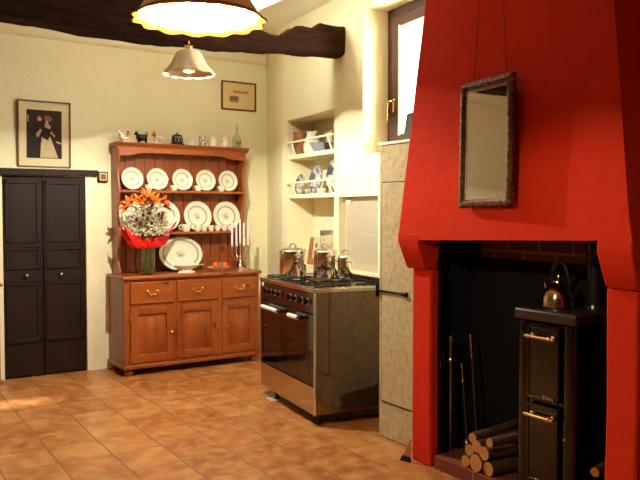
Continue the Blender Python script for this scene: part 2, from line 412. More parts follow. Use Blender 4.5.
for a, b in zip(rings, rings[1:]):
    for k in range(24): m.f([a[k], a[(k + 1) % 24], b[(k + 1) % 24], b[k]])
m.f(rings[0][::-1]); m.f(rings[-1])
bm_ = m.build('ceiling_beam', beam_m, None, (bx0, by0, 0), (0, 0, D.r), sharp=50)
tag(bm_, 'rough dark brown timber beam spanning the room under the ceiling', 'beam')

# ---- double door in the back wall
m = M(); m.box(-.885, -.195, .50, .53, 0, 1.73); dr = m.build('door_1', dark_door, None, D(0, 0), (0, 0, D.r)); struct(dr)
for s_, (x0, x1) in enumerate(((-.882, -.562), (-.556, -.198))):
    m = M(); m.box(x0, x1, .462, .50, .012, 1.728)
    lf = m.build('door_leaf', dark_door, dr, bevel=.004)
    m = M()
    for z0, z1 in ((1.16, 1.69), (.93, 1.12), (.30, .82), (.02, .0)):
        if z1 < z0: continue
        for (a, b, c, d_) in ((x0 + .02, x0 + .05, z0, z1), (x1 - .05, x1 - .02, z0, z1), (x0 + .02, x1 - .02, z0, z0 + .03), (x0 + .02, x1 - .02, z1 - .03, z1)):
            m.box(a, b, .452, .463, c, d_)
    m.build('panel_moulding', dark_door, lf, bevel=.004)
    m = M(); kx = -.70 if s_ == 0 else -.415
    m.tube([(kx, .462, .88), (kx, .440, .88)], .007); m.ball((kx, .432, .88), .016)
    m.build('door_knob', chrome, lf)
m = M(); m.ball((-.50, .458, 1.10), .007); m.ball((-.42, .458, 1.17), .006); m.ball((-.555, .458, 1.70), .008)
m.build('door_stud', chrome, dr)
m = M(); m.prism([(-1.5, 1.785), (-1.5, 1.728), (-.85, 1.73), (-.09, 1.742), (-.09, 1.79)], 'y', .405, .45)
lt = m.build('trim_9', dark_door, None, D(0, 0), (0, 0, D.r), bevel=.004); struct(lt)
m = M(); m.box(-.195, -.15, .445, .46, 0, 1.735); struct(m.build('trim_10', jamb_m, None, D(0, 0), (0, 0, D.r), bevel=.003))
m = M(); m.box(-.885, -.195, .70, .72, 0, 1.75)   # dark passage behind the door leaves
t = thing('wall_box', 'small square dark framed box at the right end of the door lintel', 'box', D(-.045, .45, 1.735), D.r)
m.b.free(); m = M(); m.box(-.043, .043, -.035, 0, -.045, .045); m.build('box_frame', dark_door, t, bevel=.003)
m = M(); m.box(-.032, .032, -.037, -.034, -.034, .034); m.box(-.022, .022, -.041, -.036, -.024, .024, 1); m.build('front_plate', [paper_m, wicker], t)

# ---- window_1 in the right wall
w = M(); w.box(.506, .565, .22, .29, 1.852, 2.95); w.box(.565, 1.3, .22, .29, 2.885, 2.95); w.box(.565, 1.3, .22, .29, 1.852, 1.91)
w.box(1.25, 1.3, .22, .29, 1.852, 2.95)
win = struct(w.build('window_1', dark_frame, None, R(0, 0), (0, 0, R.r), bevel=.004))
w = M()
for x0, x1, z0, z1 in ((.57, .675, 1.915, 2.88), (1.14, 1.245, 1.915, 2.88), (.675, 1.14, 2.80, 2.88), (.675, 1.14, 1.915, 2.0)): w.box(x0, x1, .205, .25, z0, z1)
sash = w.build('sash', dark_frame, win, bevel=.005)
w = M(); w.box(.672, 1.143, .23, .236, 1.99, 2.81); w.build('pane', pane_m, sash)
w = M(); w.box(.672, .69, .203, .215, 1.99, 2.81); w.build('pane_bead', white_enamel, sash)
w = M(); w.box(.612, .632, .195, .206, 2.17, 2.27); w.tube([(.622, .2, 2.25), (.622, .165, 2.25), (.60, .16, 2.245), (.592, .16, 2.22), (.59, .16, 2.10)], .009)
w.build('window_handle', brass, sash, bevel=.002)
w = M(); w.prism([(.5, -.43), (.5, .2), (1.42, .2), (1.42, 0.06), (1.05, -.5)], 'z', 1.852, 1.852)
w.b.free()
# other windows of the room (behind the viewpoint), simple frames and panes
def plain_window(name, F, a0, a1, z0, z1, v):
    w = M(); t_ = .06
    for b in ((a0, a0 + t_, z0, z1), (a1 - t_, a1, z0, z1), (a0, a1, z0, z0 + t_), (a0, a1, z1 - t_, z1), ((a0 + a1) / 2 - .03, (a0 + a1) / 2 + .03, z0, z1)): w.box(b[0], b[1], v, v + .06, b[2], b[3])
    wn = struct(w.build(name, dark_frame, None, F(0, 0), (0, 0, F.r), bevel=.004))
    w = M(); w.box(a0 + t_, a1 - t_, v + .025, v + .03, z0 + t_, z1 - t_); w.build('pane', pane_m, wn)
NF = Frame(NR[0], NR[1], math.degrees(math.atan2(NL[1] - NR[1], NL[0] - NR[0])))

# ---- niche in the right wall: back, shelves, rails, cooker alcove
m = M(); m.box(-.83, .078, .27, .30, .95, 2.26); m.box(.12, .735, .06, .09, .95, 1.56)
struct(m.build('wall_niche', jamb_m, None, R(0, 0), (0, 0, R.r), smooth=False))
for z, zr, k in ((1.93, 2.045, 11), (1.575, 1.682, 12)):
    m = M(); m.box(-.812, .060, .035, .268, z - .032, z)
    m.box(-.812, .060, .012, .036, z - .034, z + .004)
    sh = struct(m.build('trim_%d' % k, jamb_m, None, R(0, 0), (0, 0, R.r), bevel=.005))
    m = M(); m.tube([(-.812, -.008, zr - .004), (-.4, -.010, zr), (.060, -.008, zr + .004)], .009, 8)
    m.build('plate_rail', jamb_m, sh)
    for x in (-.70, -.02):
        m = M(); m.tube([(x, .025, z), (x - .02, -.008, zr)], .008, 8); m.build('rail_post', jamb_m, sh)
m = M(); m.box(.150, .705, .052, .058, .962, 1.535); sb = m.build('splashback', steel('splashback_steel', (.72, .64, .50, 1), .45, (1, 1, 20), .55), None, R(0, 0), (0, 0, R.r))
tag(sb, 'steel splashback sheet in the alcove behind the range cooker', 'splashback')
t = thing('wall_socket', 'small white socket plate at the top left of the steel splashback', 'socket', R(.215, .052, 1.497), R.r)
m = M(); m.box(-.03, .03, -.012, 0, -.018, .018); m.build('plate', white_enamel, t, bevel=.003)
m = M(); m.box(-.018, -.006, -.014, -.011, -.006, .006); m.box(.006, .018, -.014, -.011, -.006, .006); m.build('rocker', dull_steel, t)

# ---- stone pier under the window, with its white sill and iron bolt
t = thing('stone_pier', 'tall pale stone block pier between the cooker and the red fireplace', 'stone pier', H(-.46, .108), H.r)
m = M(); x1 = .427; 
m.prism([(0, 0), (x1, 0), (x1, .385), (0.02, .385)], 'z', 0, 1.835)
m.build('block', stone_m, t, bevel=.01)
m = M(); gx0, gx1, gz0, gz1 = .035, x1, .235, 1.60
m.box(gx0, gx1, -.007, -.0, gz0, gz1); pn = m.build('raised_panel', stone_m, t, bevel=.003)
m = M(); m.box(gx0 - .006, gx0 + .0, -.0035, .002, gz0, gz1); m.box(gx0, gx1, -.0035, .002, gz1, gz1 + .006); m.box(gx0, gx1, -.0035, .002, gz0 - .006, gz0)
m.build('joint_line', iron, t)
m = M(); m.box(-.012, .25, -.020, -.007, .921, .933); m.box(.0, .014, -.028, -.006, .888, .965); m.tube([(.25, -.016, .927), (.29, -.018, .924)], [.012, .009]); m.box(.275, .298, -.026, -.007, .913, .938)
m.build('bolt', iron, t, bevel=.003)
m = M(); m.prism([(-.006, -.008), (x1 + .012, -.008), (x1 + .012, .40), (.0, .40)], 'z', 1.835, 1.852); 
m.build('sill_board', jamb_m, t, bevel=.003)
t = thing('slate_board', 'dark grey board standing on the window sill beside the hood', 'board', R(.955, .10, 1.853), R.r)
m = M(); m.prism([(-.065, 0), (.10, 0), (.10, .265), (-.03, .265)], 'y', -.02, .005); m.build('board', slate_m, t, rot=(rad(-6), 0, 0), bevel=.004)
m = M(); m.box(.0, .12, .02, .045, 0, .1); m.build('prop_block', slate_m, t, bevel=.003)

# ================================================================ FIREPLACE
fp = thing('fireplace', 'red plastered fireplace with tapering hood and dark hearth opening', 'fireplace', H(0, 0), H.r)
def hood_pt(side, z, v=None):
    s_ = .126 * (z - 1.25); fv = -.10 + .042 * (z - 1.25)
    x = (-.01 + s_) if side == 0 else (1.468 - s_)
    return (x, fv if v is None else v, z)
m = M(); Z0, Z1 = 1.262, CEIL; th_ = .09; nz = 14
# outer and inner shell, slightly uneven by hand
def ringpts(z, inner):
    s_ = .126 * (z - 1.25); fv = -.10 + .042 * (z - 1.25)
    xl, xr = -.01 + s_, 1.468 - s_
    if inner: xl += th_; xr -= th_; fv += th_
    P = [(xl, .505, z)]
    P += [(xl, .505 + (fv - .505) * k / 4, z) for k in range(1, 4)]
    P += [(xl + (xr - xl) * k / 10, fv, z) for k in range(0, 11)]
    P += [(xr, fv + (.505 - fv) * k / 4, z) for k in range(1, 5)]
    out = []
    for x, y, zz in P:
        n_ = noise.noise(Vector((x * 2.5, y * 2.5, zz * 2.5 + (9 if inner else 0)))) * .006
        zb = zz + (.04 * max(0, min(1, x / 1.3)) if zz < 1.27 else 0)
        out.append((x, y + (n_ if y < .4 else 0), zb))
    return out
O = []; I = []
for i in range(nz + 1):
    z = Z0 + (Z1 - Z0) * i / nz
    O.append([m.v(p) for p in ringpts(z, False)]); I.append([m.v(p) for p in ringpts(z, True)])
for i in range(nz):
    for k in range(len(O[0]) - 1):
        m.f([O[i][k], O[i][k + 1], O[i + 1][k + 1], O[i + 1][k]]); m.f([I[i][k], I[i + 1][k], I[i + 1][k + 1], I[i][k + 1]], 1)
for k in range(len(O[0]) - 1): m.f([O[0][k + 1], O[0][k], I[0][k], I[0][k + 1]])
hood = m.build('hood', [red_m, soot], fp, sharp=30)
for nm, xa, xb in (('left', -.012, .165), ('right', 1.302, 1.468)):
    m = M(); sh_ = -.0
    A = [(-.10, 1.305), (-.101, 1.255), (-.03, 1.108), (-.015, 1.10), (.07, 1.10), (.07, 1.305)]
    ca = [m.v((xa + (.0 if z > 1.2 else -.008), y, z)) for y, z in A]; cb = [m.v((xb + (.0 if z > 1.2 else -.03 if nm == 'left' else -.02), y, z)) for y, z in A]
    m.f(ca[::-1]); m.f(cb)
    for i in range(6): m.f([ca[i], ca[(i + 1) % 6], cb[(i + 1) % 6], cb[i]])
    m.build('corbel', red_m, fp, bevel=.008)
for xa, xb in ((0.0, .162), (1.282, 1.432)):
    m = M(); N = 12
    for i in range(N):
        z0, z1 = 1.10 * i / N, 1.10 * (i + 1) / N
        def w_(z, q): return noise.noise(Vector((q * 3.1 + xa, 0, z * 2.2))) * .006
        m.hexa([(xa + w_(z0, 1), w_(z0, 2), z0), (xb + w_(z0, 3), w_(z0, 2), z0), (xb + w_(z0, 3), .06, z0), (xa + w_(z0, 1), .06, z0),
                (xa + w_(z1, 1), w_(z1, 2), z1), (xb + w_(z1, 3), w_(z1, 2), z1), (xb + w_(z1, 3), .06, z1), (xa + w_(z1, 1), .06, z1)])
    bmesh.ops.remove_doubles(m.b, verts=m.b.verts, dist=1e-5)
    dead = [f for f in m.b.faces if abs(f.normal.z) > .9 and .02 < f.calc_center_median().z < 1.08]
    bmesh.ops.delete(m.b, geom=dead, context='FACES')
    m.build('pillar', red_m, fp, bevel=.01)
for xa, xb in ((-.03, .0), (1.432, 1.462)):
    m = M(); m.box(xa, xb, .061, .50, 0, 1.34); m.build('side_wall', soot, fp)
m = M(); m.box(-.03, 1.462, .455, .503, 0, 2.6); m.build('fireback', soot, fp)
m = M(); m.box(.125, 1.43, .42, .456, 1.155, 1.75); m.build('brick_course', fire_brick, fp, bevel=.003)
m = M(); m.box(.195, 1.275, .0, .06, 0, .075); m.box(.195, 1.43, .06, .454, 0, .075); m.build('hearth_slab', hearth_brick, fp, bevel=.004)
# ================================================================ MIRROR on the hood
mt = thing('wall_mirror', 'tall mirror in a carved gilt frame hung on the red hood', 'mirror', (0, 0, 0))
mt.location = H(.690, -.112, 1.752); mt.rotation_euler = (rad(-2.2), rad(-1.4), H.r - rad(4))
hw, hh, fw = .184, .303, .034
m = M()
prof = [(0, 0), (0, -.018), (.008, -.026), (.02, -.028), (.03, -.018), (.035, -.010), (.035, 0)]   # inwards offset, depth
def side(p0, p1, inn):
    d = (p1 - p0); n = int(d.length / .012); L = []
    for i in range(n + 1):
        t_ = i / n; row = []
        for k, (o_, y) in enumerate(prof):
            a = p0 + d * t_; dn = d.normalized(); c0 = o_  # mitre
            a = a + inn * o_ + dn * (o_ * (1 - 2 * t_))
            sc = .005 * math.sin(i * 1.9) if k == 0 or k == 1 else 0
            a = a - inn * (sc + (.003 if k < 2 else 0)); yy = y + (noise.noise(Vector((a.x * 60, k, a.y * 60))) * .005 if 0 < k < 5 else 0)
            row.append(m.v((a.x, yy, a.y)))
        L.append(row)
    for A, B in zip(L, L[1:]):
        for k in range(len(prof) - 1): m.f([A[k], A[k + 1], B[k + 1], B[k]])
P = [Vector((-hw, -hh)), Vector((hw, -hh)), Vector((hw, hh)), Vector((-hw, hh))]
for i, inn in enumerate((Vector((0, 1)), Vector((-1, 0)), Vector((0, -1)), Vector((1, 0)))): side(P[i], P[(i + 1) % 4], inn)
m.box(-hw + .004, hw - .004, -.003, .006, -hh + .004, hh - .004)
m.build('mirror_frame', gilt_m, mt)
m = M(); m.box(-hw + fw - .003, hw - fw + .003, -.010, -.008, -hh + fw - .003, hh - fw + .003); m.build('mirror_glass', mirror_m, mt)
m = M(); b_ = .012; gx, gz = hw - fw, hh - fw
for q in ((-gx, -gx + b_, -gz, gz), (gx - b_, gx, -gz, gz), (-gx, gx, gz - b_, gz), (-gx, gx, -gz, -gz + b_)): m.box(q[0], q[1], -.0118, -.0098, q[2], q[3])
m.build('glass_bevel', steel('mirror_bevel', (.95, .93, .86, 1), .12, (1, 1, 1)), mt)
cord = simple('dark_red_cord', col(70, 12, 10), .8)
m = M()
for sx in (-.11, .12): m.tube([(sx, .002, hh - .01), (sx * .75, .0, hh + .35), (sx * .4, .0, hh + .85), (0, .02, hh + 1.0)], .0018, 6)
m.build('hanging_cord', cord, mt)

# ================================================================ STOVE
st = thing('wood_stove', 'tall black enamelled stove with two brass-handled doors in the fireplace', 'stove', H(.738, .05, .075), H.r)
W_, Dp = .345, .36
m = M(); m.box(.0, W_, .012, Dp, .03, .82); m.box(-.0, W_, .03, Dp, 0, .03)
m.build('body', black_gloss, st, bevel=.012, bseg=3)
m = M(); m.box(-.008, W_ + .014, -.014, Dp + .01, .825, .88); m.build('top_slab', simple('brown_black_slab', col(48, 26, 16), .45), st, bevel=.012, bseg=3)
for x in (.0, W_ - .078):
    m = M(); m.lathe([(.039, .02), (.039, .822)], (x + .039, .03, 0), 24); m.build('corner_column', black_gloss, st)
dx0, dx1 = .082, W_ - .082
for nm, z0, z1, hz in (('upper', .455, .805, .757), ('lower', .06, .43, .382)):
    m = M(); m.box(dx0, dx1, -.012, .02, z0, z1); dd = m.build('door', black_gloss, st, bevel=.014, bseg=4)
    m = M()
    for q in ((dx0, dx0 + .012, z0, z1), (dx1 - .012, dx1, z0, z1), (dx0, dx1, z1 - .012, z1), (dx0, dx1, z0, z0 + .012)): m.box(q[0], q[1], -.017, -.010, q[2], q[3])
    m.build('door_rim', black_gloss, dd, bevel=.004)
    m = M(); m.tube([(dx0 + .01, -.045, hz), (dx1 - .035, -.045, hz)], .0075, 12)
    for x in (dx0 + .03, dx1 - .03):
        m.tube([(x, -.014, hz), (x, -.045, hz)], .006); m.ball((x, -.045, hz), .012, 14, 8); m.ball((x, -.016, hz), (.012, .005, .012))
    m.tube([(dx1 - .035, -.045, hz), (dx1 - .012, -.045, hz)], [.0075, .004]); m.ball((dx1 - .008, -.045, hz), .009, 12, 8)
    m.build('handle', brass, dd)
m = M(); m.box(dx1 - .085, dx1 - .02, -.0175, -.012, .462, .482); bd = m.build('badge', simple('dark_bronze', col(50, 34, 22), .4, .6), st, bevel=.002)
m = M(); m.ball((dx1 - .078, -.018, .472), (.006, .002, .007), 12, 8)
for i in range(5): m.box(dx1 - .066 + i * .009, dx1 - .060 + i * .009, -.0188, -.017, .467, .476)
m.build('badge_lettering', brass, st)
m = M(); m.ball((W_ - .045, -.010, .30), .006, 12, 8); m.build('air_knob', brass, st)
m = M(); m.lathe([(.062, .875), (.055, .90), (.043, .905), (.043, 2.4)], (.235, .285, 0), 28); m.build('flue_pipe', steel('flue_enamel', (.022, .02, .02, 1), .22, (1, 1, 1), .3), st)
for x in (.03, W_ - .03):
    for y in (.05, Dp - .04): pass

# kettle on the stove
kt = thing('kettle', 'domed brass-coloured kettle with black arched handle on the stove', 'kettle', H(.862, .2, .955), rad(115))
kb = steel('kettle_copper_steel', (.66, .46, .25, 1), .17, (1, 1, 1))
m = M(); m.lathe([(.0, 0), (.074, 0), (.079, .006), (.079, .02), (.077, .045), (.069, .075), (.055, .102), (.035, .121), (.022, .126), (0, .127)], (0, 0, 0), 40); m.build('body', kb, kt)
m = M(); m.lathe([(.030, .122), (.028, .130), (.012, .135), (.005, .138), (.005, .143), (.010, .149), (.008, .158), (0, .161)], (0, 0, 0), 24); m.build('lid', kb, kt)
m = M(); m.tube([(.058, 0, .075), (.080, 0, .098), (.090, 0, .115)], [.018, .013, .009], 14); m.build('spout', kb, kt)
m = M(); pts = [(.062 * math.cos(t) - .012, 0, .10 + .125 * math.sin(t)) for t in [PI * (.04 + .92 * i / 16) for i in range(17)]]
m.tube(pts, [.006] * 3 + [.011] * 11 + [.006] * 3, 12); m.build('handle', black_matt, kt)

# logs
def log(a, v, z, r, L, tilt, label, first=None):
    o = None
    m = M(); n = 10; seg = 18; ph = rnd.random() * 9
    rings = []
    for i in range(n + 1):
        y = L * i / n; ring = []
        for k in range(seg):
            t_ = 2 * PI * k / seg; rr = r * (1 + .10 * noise.noise(Vector((math.cos(t_) * 1.3 + ph, math.sin(t_) * 1.3, y * 4))) + .03 * math.sin(t_ * 5 + ph))
            ring.append(m.v((rr * math.cos(t_) + .01 * math.sin(y * 9 + ph), y, rr * math.sin(t_))))
        rings.append(ring)
    for A, B in zip(rings, rings[1:]):
        for k in range(seg): m.f([A[k], A[(k + 1) % seg], B[(k + 1) % seg], B[k]])
    o = m.build('log', bark_m, None, H(a, v, z), (rad(tilt[0]), 0, H.r + rad(tilt[1])))
    for ring_i, nm in ((0, 'cut_end'), (-1, 'cut_end')):
        m = M(); pts = [(r * .96 * math.cos(2 * PI * k / 18), (0 if ring_i == 0 else L), r * .96 * math.sin(2 * PI * k / 18)) for k in range(18)]
        y0 = (-.002, .004) if ring_i == 0 else (L - .004, L + .002)
        A = [m.v((p[0] + .01 * math.sin(y0[0] * 9 + ph), y0[0], p[2])) for p in pts]; B = [m.v((p[0] + .01 * math.sin(y0[0] * 9 + ph), y0[1], p[2])) for p in pts]
        m.f(A[::-1]); m.f(B)
        for k in range(18): m.f([A[k], A[(k + 1) % 18], B[(k + 1) % 18], B[k]])
        m.build(nm, end_m, o)
    tag(o, label, 'log', 'cut logs stacked on the hearth beside the stove'); return o
for a, z, r, L, tl, lb in (
    (.422, .107, .031, .33, (0, 2), 'cut log at the bottom left corner of the log pile'),
    (.500, .122, .046, .36, (0, -1), 'thickest cut log with a broad round end, bottom of the pile'),
    (.592, .112, .037, .34, (0, -2), 'cut log at the bottom of the pile nearest the black stove'),
    (.446, .171, .031, .34, (0, 3), 'cut log just above the bottom left one in the pile'),
    (.567, .182, .036, .36, (0, -2), 'cut log in the second layer of the pile, nearest the stove'),
    (.507, .205, .034, .33, (1, 1), 'short dark log in the middle of the pile under the topmost one'),
    (.470, .242, .027, .36, (2, 4), 'topmost cut log on the left of the log pile'),
    (.606, .248, .024, .36, (1, -2), 'thin cut log lying on top of the pile beside the stove')):
    log(a, .015 if r < .04 else .005, z, r, L, tl, lb)
for a, z, r, L, tl, lb in (
    (1.165, .105, .030, .30, (0, -3), 'bottom log of the dark stack on the right of the stove'),
    (1.225, .100, .025, .30, (0, 2), 'bottom log of the dark stack against the right pillar'),
    (1.180, .158, .028, .30, (0, 5), 'middle log of the dark stack on the right of the stove'),
    (1.215, .208, .026, .28, (4, -6), 'upper log of the dark stack right of the stove'),
    (1.175, .255, .022, .28, (6, 7), 'topmost thin log of the dark stack right of the stove')):
    o = log(a, .09, z, r, L, tl, lb); o['group'] = 'logs stacked on the right of the stove'

# fire irons
fs = thing('fire_tool_stand', 'brass-topped stand for fire irons inside the left of the fireplace', 'fire tool stand', H(.104, .2, 0), H.r)
m = M(); m.lathe([(.0, 0), (.075, 0), (.072, .012), (.03, .022), (.012, .03), (0, .031)], seg=28); m.build('base', antique_iron, fs)
m = M(); m.lathe([(.007, .02), (.007, .56), (.011, .565), (.007, .57)], seg=12, cap=False); m.build('pole', silver, fs)
m = M(); m.lathe([(.007, .555), (.016, .57), (.009, .585), (.013, .605), (.007, .62), (.012, .645), (.007, .66), (.008, .675), (.018, .69), (.015, .71), (0, .722)], seg=16)
m.build('finial', brass, fs)
m = M(); m.tube([(-.055, 0, .56), (-.05, 0, .572), (0, 0, .566), (.05, 0, .572), (.058, 0, .56)], .0055, 8); m.build('hook_bar', brass, fs)
def tool(name, label, loc, rot, head):
    t = thing(name, label, name.replace('_', ' '), loc, rot=rot, group='fire irons on the stand')
    m = M(); m.lathe([(.004, .06), (.0045, .47), (.006, .49), (.004, .50)], seg=8, cap=False); m.build('rod', antique_iron, t)
    m = M()
    if head == 'ring':
        m.lathe([(.004, .49), (.008, .505), (.005, .52), (.007, .53), (0, .54)], seg=12)
        m.tube([(.024 * math.cos(a), 0, .562 + .024 * math.sin(a)) for a in [2 * PI * i / 18 for i in range(18)]], .004, 8, closed=True)
    else:
        m.lathe([(.004, .47), (.010, .485), (.005, .50), (.010, .515), (.006, .53), (.011, .55), (.005, .565), (.008, .58), (.013, .595), (.009, .61), (0, .615)], seg=14)
    m.build('grip', brass, t)
    m = M()
    if head == 'ring': m.tube([(0.006 * math.cos(a * 1.0), .006 * math.sin(a), .06 + .09 * a / 12.6) for a in [12.6 * i / 24 for i in range(25)]], .004, 8); m.tube([(0, 0, .07), (0, 0, .02), (.012, 0, .0)], [.005, .004, .002], 8)
    elif head == 'shovel': m.prism([(-.035, -.11), (.035, -.11), (.036, 0), (.014, .04), (-.014, .04), (-.036, 0)], 'y', -.003, .003); m.T = Matrix.Identity(4)
    else: m.lathe([(.006, .09), (.022, .07), (.030, .01), (.026, 0), (0, 0)], seg=16)
    mh = m.build('tool_head', antique_iron, t, loc=(0, 0, .03 if head == 'shovel' else 0)); return t
tool('poker', 'ring-handled iron poker, leftmost of the fire irons', H(.045, .185, .02), (0, rad(-1), H.r), 'ring')
tool('fire_brush', 'fire brush with knobbed brass grip beside the tool stand', H(.240, .205, .077), (rad(-2), rad(-8), H.r), 'brush').scale = (.8, .8, .8)
s_ = tool('fire_shovel', 'long fire shovel with brass knob leaning rightmost of the fire irons', H(.262, .26, .115), (rad(-3), rad(-9), H.r), 'shovel')
# small hand brush at the pillar foot
hb = thing('hand_brush', 'small pale wooden hand brush with dark bristles at the red pillar foot', 'brush', (.492, 4.17, 0), rad(-35)); hb.scale = (.8, .8, .88)
m = M(); m.prism([(-.028, .03), (.028, .03), (.024, .06), (.014, .10), (.020, .15), (.008, .155), (-.006, .12), (-.016, .07)], 'y', -.009, .009)
m.build('handle', simple('pale_bare_wood', col(204, 160, 96), .6, 0, .1), hb, rot=(0, rad(8), 0), bevel=.003)
m = M(); 
for i in range(11):
    x = -.03 + i * .006
    for y in (-.008, 0, .008): m.tube([(x * .9, y, .036), (x * 1.25 - .006, y * 1.5, .0005)], .003, 5)
m.build('bristles', black_matt, hb)

# ================================================================ RANGE COOKER
ck = thing('range_cooker', 'wide stainless steel range cooker with black glass oven doors and eight knobs', 'cooker', K(0, 0, 0), K.r)
W_, Dp = 1.015, .6      # local x from -W_ to 0, y from 0 to Dp
m = M(); m.box(-W_ + .004, -.004, .03, Dp, .075, .885); m.build('body', black_matt, ck)
for x0, x1 in ((-W_, -W_ + .006), (-.006, 0)):
    m = M(); m.box(x0, x1, .0, Dp, .07, .905); m.build('side_panel', steel_side, ck, bevel=.002)
for x0, x1 in ((-.014, .001), (-W_ - .001, -W_ + .010)):
    m = M(); m.box(x0, x1, -.006, .008, .07, .91); m.build('corner_trim', chrome, ck, bevel=.003)
m = M(); m.box(-W_ + .01, -.014, -.004, .03, .745, .885); cp = m.build('control_panel', panel_glass, ck, bevel=.003)
for x in (-.875, -.79, -.70, -.61, -.40, -.315, -.20, -.11):
    m = M(); m.T = Matrix.Rotation(PI / 2, 4, 'X'); m.lathe([(.0, 0), (.023, 0), (.023, .006), (.018, .010), (.017, .026), (.0, .028)], (x, .82, .004), 22)
    m.T = Matrix.Identity(4); m.box(x - .003, x + .003, -.036, -.03, .803, .836)
    m.build('knob', black_gloss, ck)
    m = M(); m.tube([(x + .023 * math.cos(t), -.008, .82 + .023 * math.sin(t)) for t in [2 * PI * i / 20 for i in range(20)]], .002, 6, closed=True); m.build('knob_ring', chrome, ck)
m = M(); m.T = Matrix.Rotation(PI / 2, 4, 'X'); m.lathe([(0, 0), (.016, 0), (.016, .006), (0, .007)], (-.955, .862, .003), 20); m.build('badge', white_enamel, ck)
for x0, x1, h0, h1 in ((-W_ + .01, -.505, -.885, -.575), (-.499, -.014, -.365, -.205)):
    m = M(); m.box(x0, x1, -.006, .03, .265, .74); dd = m.build('oven_door', oven_glass, ck, bevel=.004)
    m = M(); m.box(x0 + .07, x1 - .07, -.0075, -.005, .33, .62); m.build('door_window', simple('oven_window_glass', col(40, 22, 14), .06), dd)
    m = M(); m.tube([(h0, -.038, .70), (h1, -.038, .70)], .016, 14); m.build('handle', white_enamel, dd)
    m = M()
    m.tube([(h1, -.038, .70), (h1 + .04, -.038, .70)], .009, 10)
    for x in (h0 + .02, h1 + .035): m.tube([(x, -.038, .70), (x, -.004, .70)], .008, 10)
    m.build('handle_bracket', black_gloss, dd)
m = M(); m.box(-W_ + .008, -.014, -.004, .03, .07, .252); m.build('storage_drawer', steel_m, ck, bevel=.003)
m = M(); m.box(-W_ + .01, -.014, .004, .03, .252, .266); m.build('drawer_gap', black_matt, ck)
for x, y in ((-.05, .05), (-.78, .04), (-.05, .55), (-.96, .55)):
    m = M(); m.lathe([(0, 0), (.022, 0), (.022, .012), (.017, .015), (.017, .078), (0, .078)], (x, y, 0), 18); m.build('foot', black_matt, ck)
m = M(); m.box(-.99, -.02, .42, .44, .003, .075); m.box(-.02, -.005, .10, .56, .03, .075); m.build('kick_plate', black_matt, ck)
m = M(); m.box(-W_ - .004, .004, -.010, Dp, .885, .912); m.box(-W_, 0, Dp - .02, Dp, .905, .952); hobt = m.build('hob_rim', steel_m, ck, bevel=.004)
m = M(); m.box(-W_ + .015, -.015, .02, Dp - .03, .910, .915); m.build('hob_plate', steel_m, ck, bevel=.002)
for x, y, r in ((-.86, .16, .045), (-.86, .42, .035), (-.5, .30, .062), (-.16, .16, .035), (-.16, .42, .045)):
    m = M(); m.lathe([(0, .914), (r + .02, .914), (r + .016, .917), (r, .918), (r, .923), (0, .924)], (x, y, 0), 26); bn = m.build('burner', brass, ck)
    m = M(); m.lathe([(0, .923), (r * .8, .923), (r * .78, .928), (0, .929)], (x, y, 0), 22); m.build('burner_cap', black_matt, bn)
for x0, x1 in ((-1.0, -.70), (-.68, -.34), (-.32, -.02)):
    m = M()
    for y in (.05, .29, .54): m.box(x0, x1, y - .005, y + .005, .921, .930)
    for x in (x0 + .005, x1 - .005): m.box(x - .004, x + .004, .05, .54, .921, .930)
    xm = (x0 + x1) / 2
    for yc in (.17, .42):
        for d in (-1, 1): m.box(xm + d * .03 if d > 0 else x0, x1 if d > 0 else xm - .03, yc - .004, yc + .004, .922, .931)
    m.box(xm - .004, xm + .004, .05, .13, .922, .931); m.box(xm - .004, xm + .004, .46, .54, .922, .931)
    for x in (x0 + .01, x1 - .01):
        for y in (.055, .535): m.box(x - .006, x + .006, y - .006, y + .006, .914, .922)
    m.build('pan_support', iron, ck, bevel=.002)
t = tag(M().box(-.06, .06, -.035, .035, 0, .006).build('floor_shim', simple('pale_plastic', col(190, 180, 165), .4), None, K(-.77, -.0, 0), (0, 0, K.r), bevel=.002), 'small flat pale shim on the tiles under the cooker foot', 'shim')
for fo_ in ():
    pass

def pot(a, v, r, h, label, long_handle=None, cols=chrome):
    t = thing('cooking_pot', label, 'pot', K(a, v, .932), K.r, 'steel cooking pots on the hob')
    m = M(); m.lathe([(0, 0), (r * .96, 0), (r, .006), (r, h), (r + .004, h + .003), (r + .002, h + .006), (r - .003, h + .003)], seg=44, cap=False); m.build('body', cols, t)
    m = M(); m.lathe([(r + .001, h + .005), (r * .95, h + .012), (r * .6, h + .024), (r * .2, h + .03), (0, h + .031)], seg=40); ld = m.build('lid', cols, t)
    m = M(); m.tube([(-.024, 0, h + .028), (-.022, 0, h + .045), (-.010, 0, h + .055), (.010, 0, h + .055), (.022, 0, h + .045), (.024, 0, h + .028)], .0045, 8)
    m.build('lid_handle', cols, ld, rot=(0, 0, rad(50)))
    for s_ in (-1, 1):
        if long_handle and s_ == 1:
            m = M(); m.tube([(r, 0, h - .02), (r + .04, 0, h - .012), (r + .15, 0, h + .015)], [.008, .007, .009], 10); m.build('long_handle', cols, t, rot=(0, 0, rad(long_handle)))
        else:
            m = M(); m.tube([(s_ * (r - .002), -.035, h - .03), (s_ * (r + .025), -.03, h - .026), (s_ * (r + .036), 0, h - .024), (s_ * (r + .025), .03, h - .026), (s_ * (r - .002), .035, h - .03)], .005, 8)
            m.build('side_handle', cols, t)
    return t
pot(-.775, .17, .103, .19, 'largest lidded steel pot, on the left front of the hob')
pot(-.60, .36, .09, .19, 'middle lidded steel pot with glossy side, between the other two')
pot(-.468, .46, .056, .15, 'smallest lidded steel pot with a long handle at the hob back', 0)
